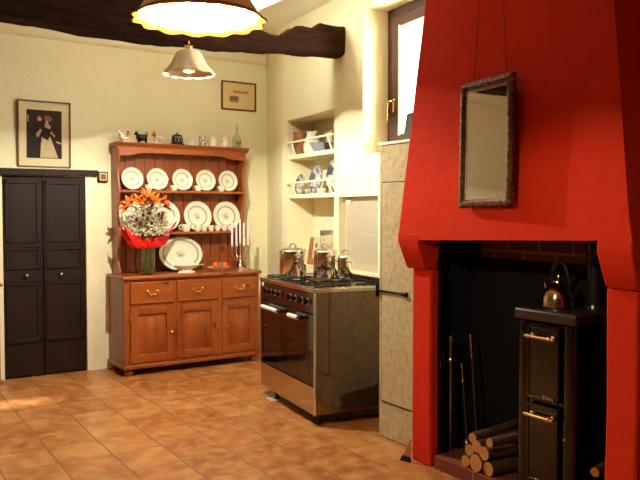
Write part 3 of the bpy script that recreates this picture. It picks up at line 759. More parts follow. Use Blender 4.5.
# ledge things: jar and rack
jr = thing('storage_jar', 'clear glass storage jar with a grey metal lid behind the pots', 'jar', R(-.29, .12, .96), R.r)
m = M(); m.lathe([(0, .0), (.055, 0), (.060, .01), (.060, .22), (.050, .25), (.050, .27)], seg=32, cap=False); m.build('glass_body', bottle_m, jr)
m = M(); m.lathe([(0, .004), (.055, .004), (.055, .19), (0, .19)], seg=28); m.build('contents', simple('pale_flour', col(226, 214, 196), .8), jr)
m = M(); m.lathe([(.0, .262), (.056, .262), (.058, .268), (.058, .30), (.05, .304), (0, .304)], seg=32); m.build('lid', dull_steel, jr)
rk = thing('wooden_rack', 'small leaning wooden rack with a pale printed card behind the pots', 'rack', R(-.44, .05, .96), R.r)
m = M(); 
for x in (-.07, -.035, 0, .035, .07): m.box(x - .009, x + .009, -.006, .006, 0, .24)
m.box(-.08, .08, -.004, .010, .02, .05); m.box(-.08, .08, -.004, .010, .19, .22); m.build('slats', simple('orange_wood', col(176, 116, 58), .5), rk, rot=(rad(-9), 0, 0), bevel=.002)
m = M(); m.box(.05, .16, -.022, -.012, .06, .245); cd = m.build('card', paper_m, rk, rot=(rad(-6), 0, 0))
m = M(); m.ball((.105, -.0225, .17), (.02, .0015, .024), 12, 8); m.box(.075, .135, -.0232, -.0218, .10, .107); m.build('card_print', simple('brown_print', col(120, 84, 60), .7), cd)
# ================================================================ PINE DRESSER AND SIDEBOARD
def pine_base(t, W):
    Dp = .43
    for x0, x1 in ((0, .02), (W - .02, W)): M().box(x0, x1, 0, Dp, .09, .835).build('side_panel', pine_z, t, bevel=.002)
    m = M(); m.box(.02, W - .02, Dp - .012, Dp, .09, .835); m.box(.02, W - .02, .02, Dp - .012, .09, .108); m.build('carcass', pine_back, t)
    m = M(); m.box(-.022, W + .022, -.024, Dp, .836, .866); m.build('worktop', pine_x, t, bevel=.008, bseg=3)
    m = M(); m.box(-.018, W + .018, -.02, Dp, .062, .094); m.build('plinth', pine_x, t, bevel=.007, bseg=3)
    k = W / 1.305
    st_ = [(0.02, .048), (.447, .473), (.877, .915), (1.268, 1.285)]
    m = M()
    for a, b in st_: m.box(a * k, b * k, 0, .022, .094, .836)
    m.box(.02, W - .02, 0.001, .022, .596, .618); m.box(.02, W - .02, 0.001, .022, .818, .836); m.box(.02, W - .02, .001, .022, .094, .110)
    m.build('face_frame', pine_z, t, bevel=.0015)
    bays = ((.048, .447), (.473, .877), (.915, 1.268))
    for i, (a, b) in enumerate(bays):
        a *= k; b *= k
        m = M(); m.box(a + .004, b - .004, -.012, .02, .622, .814); dw = m.build('drawer', pine_x, t, bevel=.006, bseg=2)
        c = (a + b) / 2; m = M()
        for s_ in (-1, 1):
            m.ball((c + s_ * .045, -.016, .728), (.014, .006, .016), 14, 8); m.tube([(c + s_ * .045, -.014, .728), (c + s_ * .045, -.03, .726)], .005, 8)
        pts = [(c + .045 * q, -.03 - .004 * (1 - q * q), .726 - .026 * (1 - abs(q) ** 2.5) + (.004 if abs(q) < .15 else 0)) for q in [-1 + i_ / 8 for i_ in range(17)]]
        m.tube(pts, [.003 + .0022 * (1 - abs(-1 + i_ / 8)) for i_ in range(17)], 8); m.build('drawer_handle', brass, dw)
        m = M(); z0, z1, f_ = .112, .594, .068
        dr_ = M().box(a + .003, a + f_, -.008, .018, z0, z1).build('door', pine_z, t, bevel=.003)
        M().box(b - f_, b - .003, -.008, .018, z0, z1).build('door_stile', pine_z, dr_, bevel=.003)
        for za_, zb_ in ((z0, z0 + f_), (z1 - f_, z1)): M().box(a + f_, b - f_, -.0075, .017, za_, zb_).build('door_rail', pine_x, dr_, bevel=.003)
        m = M(); x0, x1, za, zb, g = a + f_, b - f_, z0 + f_, z1 - f_, .035
        o_ = [(x0, za), (x1, za), (x1, zb), (x0, zb)]; i1 = [(x0 + .006, za + .006), (x1 - .006, za + .006), (x1 - .006, zb - .006), (x0 + .006, zb - .006)]
        i2 = [(x0 + g, za + g), (x1 - g, za + g), (x1 - g, zb - g), (x0 + g, zb - g)]
        V = [[m.v((p[0], y, p[1])) for p in q] for q, y in ((o_, .010), (i1, .008), (i2, -.002), ([(p[0] + (.004 if p[0] < (x0 + x1) / 2 else -.004), p[1] + (.004 if p[1] < (za + zb) / 2 else -.004)) for p in i2], -.005))]
        for A, B in zip(V, V[1:]):
            for q in range(4): m.f([A[q], A[(q + 1) % 4], B[(q + 1) % 4], B[q]])
        m.f(V[-1]); m.build('raised_panel', pine_z, dr_)
        right = i < 2; kx = (b - .025) if right else (a + .035)
        m = M(); m.tube([(kx, -.006, .362), (kx, -.018, .362)], .006, 10); m.ball((kx, -.026, .362), .013, 14, 8); m.build('knob', brass, dr_)
        hx = (a - .003) if right else (b + .003)
        m = M()
        for z in (.17, .50): m.tube([(hx, -.012, z - .028), (hx, -.012, z + .028)], .006, 8)
        m.build('hinge', brass, dr_)
    for x in (.045, W - .045):
        for y in (.035, Dp - .05):
            m = M(); m.lathe([(0, 0), (.026, 0), (.036, .012), (.04, .028), (.034, .045), (.024, .052), (.03, .064), (0, .064)], (x, y, 0), 24); m.build('bun_foot', pine_z, t)
dt = thing('pine_dresser', 'pine dresser with open plate shelves above three drawers and three doors', 'dresser', D(0, .005, 0), D.r)
pine_base(dt, 1.305)
hx0, hx1 = .036, 1.297
prof = [(.43, .866), (.43, 2.0), (.172, 2.0), (.172, 1.90), (.19, 1.86), (.215, 1.80), (.21, 1.73), (.185, 1.66), (.176, 1.625), (.176, 1.59), (.19, 1.56), (.225, 1.48), (.235, 1.42), (.21, 1.33), (.18, 1.27), (.172, 1.235), (.172, 1.20), (.19, 1.16), (.225, 1.08), (.23, 1.0), (.20, .92), (.172, .90), (.172, .866)]
prof = [(.43 if y == .43 else .24 + (y - .172) * .8, z) for y, z in prof]
for x0, x1 in ((hx0, hx0 + .022), (hx1 - .022, hx1)):
    m = M(); m.prism(prof, 'x', x0, x1); m.build('hutch_side', pine_z, dt, bevel=.003)
m = M(); n = 13; w_ = (hx1 - hx0 - .044) / n
for i in range(n):
    x = hx0 + .022 + i * w_; m.box(x + .0022, x + w_ - .0022, .405, .424, .868, 1.99)
m.box(hx0 + .022, hx1 - .022, .418, .430, .868, 1.99); m.build('back_boards', pine_back, dt, bevel=.003)
for z in (1.617, 1.237):
    m = M(); m.box(hx0 + .022, hx1 - .022, .246, .404, z - .022, z); m.build('plate_shelf', pine_x, dt, bevel=.003)
m = M(); m.prism([(hx0 + .022, 1.995), (hx0 + .022, 1.915), (.06, 1.918), (.13, 1.922), (.19, 1.932), (.22, 1.940), (.24, 1.948), (.30, 1.950), (1.0, 1.950), (1.06, 1.948), (1.08, 1.940), (1.11, 1.932), (1.17, 1.922), (1.24, 1.918), (hx1 - .022, 1.915), (hx1 - .022, 1.995)], 'y', .242, .26)
m.build('frieze', pine_x, dt, bevel=.003)
m = M(); m.prism([(.43, 2.004), (.43, 2.038), (.205, 2.038), (.205, 2.030), (.216, 2.022), (.226, 2.012), (.240, 2.002), (.240, 1.99), (.258, 1.99), (.258, 2.004)], 'x', hx0 - .018, hx1 + .022)
m.build('cornice', pine_x, dt, bevel=.003)
sb_ = thing('pine_sideboard', 'pine sideboard left of the dark door, only its corner and foot showing', 'sideboard', D(-.972 - 1.3 - .022, .005, 0), D.r)
pine_base(sb_, 1.3)

# ---------------- plates
def lean(z): return (rad(80), 0, D.r)
def plate(R_, mat, name, label, cat, loc, rot, group=None, oval=1.0):
    m = M(); m.lathe([(0, .004), (R_ * .58, .004), (R_ * .66, .009), (R_ * .98, .022), (R_, .024), (R_ * .985, .027), (R_ * .66, .014), (R_ * .57, .009), (0, .009)], seg=48, sy=oval)
    m.lathe([(R_ * .56, .005), (R_ * .55, 0), (R_ * .52, 0), (R_ * .51, .005)], seg=36, sy=oval, cap=False)
    return tag(m.build(name, mat, None, loc, rot, sharp=50), label, cat, group)
def stand(R_, a, v, z, tilt=10):   # plate standing on its rim and leaning back
    c, s = math.cos(rad(tilt)), math.sin(rad(tilt)); return D(a, v, z + R_ * c + .001), (rad(90 - tilt), 0, D.r)
ords = ['leftmost', 'second from left', 'middle', 'second from right', 'rightmost']
p0 = None
for i, a in enumerate((.196, .432, .677, .914, 1.150)):
    l, r = stand(.103, a, .36, 1.617)
    lb = 'green-banded side plate on the dresser top shelf, %s of five' % ords[i]
    if p0 is None: p0 = plate(.103, plate_s, 'side_plate', lb, 'plate', l, r, 'banded side plates on the top shelf')
    else: q = dup(p0, l, r, lb)
ords4 = ['leftmost, behind the bouquet', 'second from left, right of the bouquet', 'third from left', 'rightmost, behind the candles']
p0 = None
for i, a in enumerate((.185, .505, .828, 1.130)):
    l, r = stand(.143, a, .355, 1.237)
    lb = 'large green-banded dinner plate on the lower shelf, %s' % ords4[i]
    if p0 is None: p0 = plate(.143, plate_l, 'dinner_plate', lb, 'plate', l, r, 'banded dinner plates on the lower shelf')
    else: q = dup(p0, l, r, lb)
plate(.218, platter_m, 'oval_platter', 'large oval green-banded platter leaning at the back of the dresser worktop', 'platter', D(.642, .325, .866 + .163 * math.cos(rad(12)) + .0), (rad(78), 0, D.r), None, .745)
def cup(name, label, a, v, z, r, h, mat, cat, group, handle=True, rz=0, F=D):
    t = thing(name, label, cat, F(a, v, z), F.r + rz, group)
    m = M(); m.lathe([(0, 0), (r * .6, 0), (r * .62, h * .08), (r * .82, h * .35), (r * .95, h * .7), (r, h), (r * .94, h), (r * .86, h * .6), (r * .5, h * .14), (0, h * .13)], seg=28); m.build('bowl', mat, t)
    if handle:
        m = M(); m.tube([(r * .88, 0, h * .82), (r * 1.3, 0, h * .85), (r * 1.5, 0, h * .6), (r * 1.3, 0, h * .35), (r * .8, 0, h * .3)], .0035, 8); m.build('handle', mat, t)
    return t
c0 = cup('teacup', 'cream teacup on the top plate shelf, leftmost of four', .330, .280, 1.617, .038, .05, cream_china, 'cup', 'teacups between the side plates')
for i, a in enumerate((.570, .810, 1.050)):
    dup(c0, D(a, .280, 1.617), None, 'cream teacup on the top plate shelf, %s of four' % ('second', 'third', 'rightmost')[i])
cup('sauce_boat', 'wide cream sauce boat at the left end of the small cup row', .692, .290, 1.237, .05, .07, cream_china, 'sauce boat', None, True, PI)
e0 = None
for i, a in enumerate((.800, .870, .940, 1.010, 1.078, 1.146)):
    lb = 'small cream cup on the lower shelf, %s in its row' % ('first from left', 'second from left', 'third from left', 'fourth from left', 'fifth from left', 'sixth, beside the candles')[i]
    if e0 is None: e0 = cup('egg_cup', lb, a, .277, 1.237, .03, .056, cream_china, 'cup', 'small cups in a row on the lower shelf', False)
    else: dup(e0, D(a, .277, 1.237), None, lb)
# tureen
t = thing('serving_dish', 'low cream lidded serving dish on a foot in front of the platter', 'dish', D(.632, .15, .866), D.r)
m = M(); m.lathe([(0, 0), (.085, 0), (.082, .008), (.062, .018), (.06, .028), (.10, .045), (.128, .065), (.130, .072), (.12, .07), (.0, .066)], seg=40, sy=.62); m.build('bowl', cream_china, t)
m = M(); m.lathe([(.125, .072), (.118, .078), (.06, .088), (.03, .093), (.028, .098), (0, .10)], seg=40, sy=.62); ld = m.build('lid', cream_china, t)
m = M(); m.tube([(-.03, 0, .094), (-.02, 0, .11), (.02, 0, .11), (.03, 0, .094)], .006, 8); m.build('lid_handle', cream_china, ld)
m = M()
m.prism([(.118, -.02), (.165, -.012), (.168, .012), (.118, .02)], 'z', .064, .072); m.prism([(-.118, -.02), (-.155, -.012), (-.158, .012), (-.118, .02)], 'z', .064, .072); m.build('lug_handle', cream_china, t, bevel=.003)
# fruit bowl
t = thing('fruit_bowl', 'shallow white footed bowl holding fruit on the dresser', 'bowl', D(.955, .14, .866), D.r)
m = M(); m.lathe([(0, 0), (.05, 0), (.048, .01), (.07, .016), (.105, .032), (.112, .038), (.104, .036), (.06, .022), (0, .02)], seg=40); m.build('dish', cream_china, t)
t = tag(M().lathe([(0, -.03), (.02, -.027), (.031, -.01), (.032, .006), (.022, .026), (.008, .029), (0, .027)], seg=22).build('orange', orange_m, None, D(.915, .13, .920)), 'bright orange fruit at the left of the fruit bowl', 'fruit', 'fruit in the white bowl')
q = dup(t, D(1.008, .125, .919), None, 'bright orange fruit at the right of the fruit bowl')
q = tag(M().lathe([(0, -.03), (.018, -.028), (.033, -.008), (.033, .006), (.022, .026), (.006, .028), (0, .022)], seg=22).build('apple', apple_g, None, D(.962, .135, .921)), 'dull green-brown fruit between the two oranges', 'fruit', 'fruit in the white bowl')
q = dup(q, D(.955, .185, .922), None, 'dark dull fruit at the back of the fruit bowl')
# candelabrum and candles
cx, cy = 1.152, .09
t = thing('candelabrum', 'five-branched tarnished silver candelabrum on the right of the dresser', 'candelabrum', D(cx, cy, .866), D.r)
m = M(); m.lathe([(0, 0), (.062, 0), (.06, .01), (.035, .022), (.016, .04), (.011, .06), (.02, .07), (.010, .082), (.008, .12)], seg=30, cap=False); m.build('base', silver, t)
m = M(); m.lathe([(.008, .11), (.014, .13), (.006, .15), (.006, .225), (.014, .235), (.015, .25), (.018, .258), (.0, .258)], seg=20); m.build('stem', silver, t)
angs = [rad(-2 + 90 * i) for i in range(4)]
for a in angs:
    m = M(); x, y = math.cos(a), math.sin(a); R_ = .083
    m.tube([(x * r_, y * r_, z) for r_, z in ((.006, .10), (.03, .095), (.058, .11), (.076, .14), (.083, .18), (.083, .215))], .0045, 8)
    m.lathe([(.006, .212), (.014, .222), (.017, .232), (.012, .236), (0, .236)], (x * R_, y * R_, 0), 16); m.build('arm', silver, t)
cn0 = None
names = ['tallest white candle, on the centre of the candelabrum']
spots = [(0, 0, .258, .235)] + [(math.cos(a) * .083, math.sin(a) * .083, .236, .22) for a in angs]
labs = ['tallest white candle, standing at the centre of the candelabrum', 'white candle on the candelabrum branch farthest right', 'white candle on the candelabrum back branch', 'white candle on the candelabrum branch farthest left', 'white candle on the candelabrum front branch']
for i, (x, y, z, h) in enumerate(spots):
    if cn0 is None or i == 1:
        cn0 = thing('candle', labs[i], 'candle', D(cx + x, cy + y, .866 + z), D.r, 'white candles in the candelabrum')
        m = M(); m.lathe([(0, .0), (.0105, 0), (.0095, h * .9), (.006, h * .97), (.002, h)], seg=18); m.build('wax', candle_m, cn0)
        m = M(); m.tube([(0, 0, h - .002), (.001, 0, h + .008)], .0012, 6); m.build('wick', black_matt, cn0)
    else: dup(cn0, D(cx + x, cy + y, .866 + z), None, labs[i])
# ---------------- vase and bouquet
vx, vy = .236, .062
t = thing('glass_vase', 'clear cylindrical glass vase of water holding the bouquet', 'vase', D(vx, vy, .866), D.r)
m = M(); m.lathe([(0, 0), (.058, 0), (.06, .004), (.060, .235), (.057, .235), (.056, .012), (0, .011)], seg=36); m.build('glass', vase_m, t)
m = M(); m.lathe([(0, .013), (.055, .013), (.055, .12), (0, .12)], seg=30); m.build('water', water_m, t)
bq = thing('flower_bouquet', 'bouquet of orange lilies and small white blooms in red paper', 'bouquet', D(vx, vy, .866), D.r)
m = M(); rb = random.Random(3)
for i in range(11):
    a = rb.random() * 2 * PI; r0, r1 = rb.uniform(.005, .04), rb.uniform(.02, .10)
    m.tube([(math.cos(a + 2) * r0 * .9, math.sin(a + 2) * r0 * .9, .016), (math.cos(a) * .012, math.sin(a) * .012, .24), (math.cos(a) * r1, math.sin(a) * r1, .50)], .0032, 6)
m.build('stems', stem_m, bq)
m = M(); seg = 60; rows = []
for k in range(9):
    q = k / 8; row = []
    for i in range(seg):
        a = 2 * PI * i / seg
        fr = max(0, -math.sin(a)); lobe = .5 + .5 * math.cos(2 * (a - .12)) ; lobe = lobe ** 1.2
        ruf = math.sin(a * 7 + 1) * .5 + math.sin(a * 11) * .3
        r = .03 + (.085 + .125 * lobe) * q ** .5 + (.030 * ruf + .016 * math.sin(a * 9 + q * 7)) * q
        z = .232 + (.075 + .125 * lobe ** 1.6) * q + (.036 * ruf + .03 * abs(math.sin(a * 6.5 + 1)) - .015) * q ** 1.5 - (.055 if math.cos(a) < 0 else .035) * lobe * math.sin(q * PI)
        rr = r * (1 if abs(math.sin(a)) < .5 else .85)
        row.append(m.v((rr * math.cos(a), rr * math.sin(a) * .5, z)))
    rows.append(row)
for A, B in zip(rows, rows[1:]):
    for i in range(seg): m.f([A[i], A[(i + 1) % seg], B[(i + 1) % seg], B[i]])
wr = m.build('wrapping_paper', wrap_m, bq, sharp=25); s_ = wr.modifiers.new('thick', 'SOLIDIFY'); s_.thickness = .002
def leafmesh(m, c, d, L, w, mi=0):
    d = Vector(d).normalized(); s = d.cross(Vector((0, 0, 1))); s = (s if s.length > .1 else Vector((1, 0, 0))).normalized(); u = s.cross(d)
    P = [Vector(c) + d * L * t_ + u * (-.25 * L * (t_ ** 2)) for t_ in (0, .3, .65, 1)]; W = (.15, 1, .8, .02)
    A = [m.v(p + s * w * q) for p, q in zip(P, W)]; B = [m.v(p - s * w * q) for p, q in zip(P, W)]; Cc = [m.v(p - u * w * .25 * q) for p, q in zip(P, W)]
    for i in range(3): m.f([A[i], A[i + 1], Cc[i + 1], Cc[i]], mi); m.f([Cc[i], Cc[i + 1], B[i + 1], B[i]], mi)
def lily(x, y, z, dx, dy, dz, sc=1):
    m = M(); ax = Vector((dx, dy, dz)).normalized(); s = ax.cross(Vector((0, .3, 1))).normalized(); u = ax.cross(s)
    for k in range(6):
        a = 2 * PI * k / 6; out = s * math.cos(a) + u * math.sin(a); side_ = ax.cross(out)
        P = [(0, 0, .3), (.35, .015, .9), (.7, .04, 1), (.9, .062, .6), (.92, .078, .03)]
        A, B, Cc = [], [], []
        for h_, o_, w_ in P:
            p = Vector((x, y, z)) + (ax * h_ * .065 + out * o_ * .9) * sc; w2 = side_ * .015 * w_ * sc
            A.append(m.v(p + w2)); B.append(m.v(p - w2)); Cc.append(m.v(p - out * .003))
        for i in range(4): m.f([A[i], A[i + 1], Cc[i + 1], Cc[i]]); m.f([Cc[i], Cc[i + 1], B[i + 1], B[i]])
    lo = m.build('lily', petal_o, bq, sharp=60)
    m = M(); e = Vector((x, y, z)) + ax * .05
    for k in range(4):
        a = 2 * PI * k / 4; q = e + (s * math.cos(a) + u * math.sin(a)) * .014; m.tube([Vector((x, y, z)), q], .0012, 5); m.ball(q, .0035, 8, 6)
    m.build('stamens', petal_r, lo)
for a in ((-.15, -.02, .625, -.6, -.6, .45, 1.0), (-.085, -.03, .635, -.3, -.8, .5, 1.0), (-.02, -.03, .675, 0, -.7, .8, 1.05), (.04, -.03, .645, .2, -.8, .35, 1.0), (.11, -.02, .635, .7, -.6, .4, 1.05), (-.17, 0, .595, -.9, -.4, .1, 1.0), (.14, 0, .60, .9, -.3, .2, 1.0)): lily(*a)
rb = random.Random(11); m = M()
for i in range(760):
    a = rb.random() * 2 * PI; rr = .185 * math.sqrt(rb.random()); x, y = rr * math.cos(a), rr * math.sin(a) * .75
    y *= .75; z = .34 + .27 * (1 - (rr / .185) ** 2 * .5) * rb.random() + .01
    m.ball((x, y - .01, z), rb.uniform(.005, .0105), 6, 4)
g = m.build('small_white_blooms', petal_w, bq); g['kind'] = 'stuff'
m = M()
for i in range(120):
    a = rb.random() * 2 * PI; rr = .15 * math.sqrt(rb.random()); z = rb.uniform(.33, .66)
    dx, dy = math.cos(a), math.sin(a); leafmesh(m, (rr * dx, rr * dy * .55, z), (dx, dy, rb.uniform(-.1, .9)), rb.uniform(.04, .08), .011)
for k in range(5): leafmesh(m, (-.04 + .02 * k, 0, .66), (-.3 + .15 * k, -.2, 1), .10, .010)
g = m.build('foliage', leaf_m, bq); g['kind'] = 'stuff'
for x, y, z in ((-.13, -.09, .49), (-.085, -.12, .53), (-.055, -.13, .50), (-.03, -.12, .545), (.055, -.12, .53), (.085, -.11, .51), (.10, -.10, .545), (-.105, -.11, .455)):
    m = M()
    for k in range(14):
        a = k * 2.4; r_ = .003 + .0012 * k; leafmesh(m, (x + r_ * math.cos(a) * .4, y - .004, z + r_ * math.sin(a) * .4), (math.cos(a), -.9 + k * .05, math.sin(a)), .02, .007)
    m.ball((x, y, z), .011, 10, 6); m.build('red_bloom', petal_r, bq)

# ---------------- ornaments on the cornice
ZT = 2.038
def figure_body(m, pts, rads, mi=0, seg=12): m.tube(pts, rads, seg, mi)
def animal(name, label, cat, a, mat, L, H_, head_mat=None, horns=True, tail_up=True, body2=None):
    t = thing(name, label, cat, D(a + .02, .30, ZT), D.r); t.scale = (1.05, 1.3, 1.08)
    m = M(); x0, x1 = -L / 2, L / 2; zb = H_ * .55
    m.tube([(x1, 0, zb), (x1 * .8, 0, zb + .002), (0, 0, zb - .004), (x0 * .7, 0, zb + .002), (x0 * .85, 0, zb + .012)], [.012, .025, .029, .026, .014], 14)
    for x in (x0 * .6, x1 * .75):
        for y in (-.011, .011): m.tube([(x, y, zb - .005), (x + .002, y, zb * .5), (x, y, .0)], [.009, .006, .007], 8)
    m.build('body', mat, t)
    m = M(); m.tube([(x0 * .7, 0, zb + .008), (x0 * .95, 0, zb + .028), (x0 * 1.1, 0, zb + .030), (x0 * 1.35, 0, zb + .018)], [.013, .012, .011, .006], 12)
    hd = m.build('head', head_mat or mat, t)
    m = M()
    for s_ in (-1, 1):
        m.tube([(x0 * .95, s_ * .008, zb + .036), (x0 * .95, s_ * .016, zb + .046), (x0 * 1.0, s_ * .014, zb + .058)], [.004, .003, .001], 8)
        m.tube([(x0 * .88, s_ * .010, zb + .030), (x0 * .8, s_ * .022, zb + .032)], [.005, .002], 8)
    m.build('horns', head_mat or mat, hd)
    m = M(); m.tube([(x1 * .95, 0, zb + .006), (x1 * 1.1, 0, zb + .03), (x1 * .9, 0, zb + .045), (x1 * .6, 0, zb + .028)] if tail_up else [(x1 * .95, 0, zb), (x1 * 1.1, 0, zb - .02)], [.005, .004, .004, .003] if tail_up else .004, 8)
    m.build('tail', mat, t); return t
animal('cow_figurine', 'black glazed pottery cow with raised tail on the dresser top', 'figurine', .252, cow_black, .095, .095)
c_ = animal('cow_figurine', 'white spotted pottery cow with orange face beside the black domed dish', 'figurine', .410, cow_white, .085, .10, orange_glaze)
t = thing('hen_figurine', 'white pottery hen with red and orange head at the dresser top left end', 'figurine', D(.112, .30, ZT), D.r); t.scale = (1.0, 1.3, 1.0)
m = M(); m.lathe([(0, 0), (.026, 0), (.022, .008), (.012, .014), (.014, .02)], seg=20, cap=False); m.tube([(.03, 0, .062), (.018, 0, .045), (-.01, 0, .04), (-.032, 0, .055), (-.042, 0, .09), (-.044, 0, .125)], [.014, .026, .031, .026, .018, .010], 14)
m.build('body', cow_white, t)
m = M(); m.tube([(.022, 0, .05), (.032, 0, .075), (.036, 0, .088)], [.016, .014, .010], 12); m.tube([(.040, 0, .086), (.056, 0, .082)], [.006, .001], 8); hd = m.build('head', orange_glaze, t)
m = M(); m.ball((.034, 0, .10), (.012, .003, .008)); m.ball((.044, 0, .072), (.005, .004, .009)); m.ball((.012, -.018, .05), (.016, .008, .014)); m.build('comb', red_glaze, hd)
t = thing('domed_dish', 'black domed lidded dish with pale lettering on a tray', 'dish', D(.612, .30, ZT), D.r)
m = M(); m.lathe([(0, 0), (.066, 0), (.070, .008), (.066, .016), (.055, .012), (0, .012)], seg=36); m.build('tray', black_gloss, t)
m = M(); m.lathe([(.0, .013), (.05, .013), (.054, .03), (.053, .065), (.046, .088), (.03, .100), (.008, .104), (.005, .108), (.010, .116), (0, .120)], seg=36); dm = m.build('dome', cow_black, t)
m = M()
for row, (z, n, h_) in enumerate(((.070, 4, .013), (.042, 3, .017))):
    for i in range(n):
        a = rad(-90 - 38 + i * (64 / (n - 1)))
        for dz, w_ in ((-.5, .006), (0, .004), (.5, .006)):
            aa = a; r_ = .0545 if row else .053
            x, y = r_ * math.cos(aa), r_ * math.sin(aa); tx, ty = -math.sin(aa) * w_, math.cos(aa) * w_
            zz = z + dz * h_; V = [m.v((x - tx, y - ty, zz - .0018)), m.v((x + tx, y + ty, zz - .0018)), m.v((x + tx, y + ty, zz + .0018)), m.v((x - tx, y - ty, zz + .0018))]; m.f(V)
            if dz == 0: m.f([m.v((x - tx * 1.4, y - ty * 1.4, z - h_ / 2)), m.v((x - tx * .7, y - ty * .7, z - h_ / 2)), m.v((x - tx * .7, y - ty * .7, z + h_ / 2)), m.v((x - tx * 1.4, y - ty * 1.4, z + h_ / 2))])
m.build('lettering', label_pale, dm)
def mug(name, label, cat, a, r, h, mat, prof=None):
    t = thing(name, label, cat, D(a + .014, .30, ZT), D.r)
    m = M(); m.lathe(prof or [(0, 0), (r * .85, 0), (r, h * .1), (r, h), (r * .92, h), (r * .9, h * .12), (0, h * .1)], seg=30); m.build('body', mat, t)
    m = M(); m.tube([(r * .95, 0, h * .85), (r * 1.5, 0, h * .8), (r * 1.55, 0, h * .45), (r * .95, 0, h * .25)], .004, 8); m.build('handle', mat, t); return t
mug('china_cup', 'small cream two-tone cup right of the black domed dish', 'cup', .738, .036, .062, cream_china)
mug('printed_mug', 'blue-grey printed straight mug on the dresser top', 'mug', .850, .034, .098, print_blue, [(0, 0), (.028, 0), (.034, .012), (.034, .085), (.030, .093), (.032, .098), (.028, .098), (.028, .012), (0, .01)])
mug('cream_mug', 'plain cream tall mug between the printed mug and the jug', 'mug', .960, .038, .094, cream_china)
t = mug('milk_jug', 'cream jug with brown flower print beside the glass bottle', 'jug', 1.083, .038, .115, print_brown, [(0, 0), (.034, 0), (.040, .02), (.036, .05), (.024, .082), (.026, .105), (.030, .115), (.026, .115), (.02, .085), (0, .07)])
t = thing('glass_bottle', 'stoppered clear glass bottle with dark painted motif at the dresser top right', 'bottle', D(1.228, .30, ZT), D.r)
m = M(); m.lathe([(0, 0), (.044, 0), (.047, .006), (.047, .085), (.040, .108), (.018, .135), (.011, .155), (.011, .195), (.015, .2), (.010, .2), (.008, .155), (.042, .1), (.044, .01), (0, .008)], seg=32); m.build('glass', bottle_m, t)
m = M(); m.lathe([(0, .19), (.008, .192), (.009, .205), (.014, .212), (.010, .235), (.003, .258), (0, .26)], seg=16); m.build('stopper', bottle_m, t)
m = M()
for k in range(5):
    aa = rad(-90 - 28 + k * 14); m.tube([(.0475 * math.cos(rad(-90)), .0475 * math.sin(rad(-90)), .025), (.0478 * math.cos(aa), .0478 * math.sin(aa), .06)], .0015, 6)
    m.ball((.0478 * math.cos(aa), .0478 * math.sin(aa), .045 if k % 2 else .062), (.006, .003, .008), 8, 6)
m.build('painted_motif', leaf_m, t)

# ---------------- framed pictures
t = thing('framed_photograph', 'large framed dark photograph of a dancing couple above the brown door', 'picture', D(-.541, .449, 2.086), D.r, rot=(rad(2.0), 0, D.r))
w2, h2 = .219, .283
m = M()
for q in ((-w2, w2, h2 - .012, h2), (-w2, w2, -h2, -h2 + .012), (-w2, -w2 + .012, -h2 + .012, h2 - .012), (w2 - .012, w2, -h2 + .012, h2 - .012)): m.box(q[0], q[1], -.022, -.004, q[2], q[3])
m.build('frame', frame_gold, t, bevel=.002)
m = M(); m.box(-w2 + .01, w2 - .01, -.012, -.008, -h2 + .01, h2 - .01); m.build('mount', paper_m, t)
photo = simple('dark_photo_ground', col(42, 16, 12), .8, 0, .25, 9); skin = simple('photo_skin_tone', col(186, 144, 104), .8); dress = simple('photo_cream_dress', col(200, 178, 138), .8, 0, .16, 30)
dark = simple('photo_dark_clothes', col(22, 10, 10), .8)
m = M(); px, pz = .145, .205; m.box(-px, px, -.0135, -.012, -pz + .0, pz); ph = m.build('photo_print', photo, t)
def flat(poly, mat, nm, y):
    m = M(); m.prism(poly, 'y', y - .0006, y); return m.build(nm, mat, ph, smooth=False)
flat([(-.035, -.2), (.115, -.2), (.085, -.12), (.05, -.02), (-.02, -.02), (-.03, -.1)], dress, 'printed_dress', -.0138)
flat([(-.11, -.2), (-.04, -.2), (-.02, -.02), (-.03, .05), (-.05, .09), (-.09, .09), (-.12, .02)], dark, 'printed_suit', -.0136)
flat([(-.015, -.03), (.03, -.05), (.055, .02), (.06, .06), (.0, .07), (-.03, .03)], dark, 'printed_bodice', -.0142)
flat([(.0, .065), (.045, .045), (.055, .07), (.035, .085), (.03, .115), (.012, .118), (.008, .09)], skin, 'printed_face', -.0146)
flat([(-.055, .115), (-.03, .11), (-.02, .13), (-.035, .15), (-.055, .145)], skin, 'printed_second_face', -.0145)
flat([(-.06, -.03), (-.045, -.02), (-.02, .035), (-.035, .045), (-.07, 0)], skin, 'printed_arm', -.0146)
flat([(.055, .03), (.09, -.01), (.085, -.025), (.05, .01)], skin, 'printed_hand', -.0144)
flat([(.01, .118), (.05, .105), (.065, .13), (.05, .155), (.015, .16), (-.005, .14)], simple('photo_brown_hair', col(124, 72, 44), .5), 'printed_hair', -.0143)
flat([(.10, -.055), (.14, -.07), (.14, -.08), (.10, -.066)], label_pale, 'printed_sash', -.0143)
flat([(-.14, .10), (-.128, .10), (-.128, .16), (-.14, .16)], simple('photo_lit_edge', col(180, 140, 60), .5), 'printed_light', -.0140)
t = thing('framed_print', 'small landscape print in a thin red-brown frame right of the dresser top', 'picture', D(1.322, .449, 2.569), D.r, rot=(rad(1.5), 0, D.r))
w2, h2 = .190, .141
m = M()
for q in ((-w2, w2, h2 - .014, h2), (-w2, w2, -h2, -h2 + .014), (-w2, -w2 + .014, -h2 + .014, h2 - .014), (w2 - .014, w2, -h2 + .014, h2 - .014)): m.box(q[0], q[1], -.02, -.003, q[2], q[3])
m.build('frame', frame_brown, t, bevel=.002)
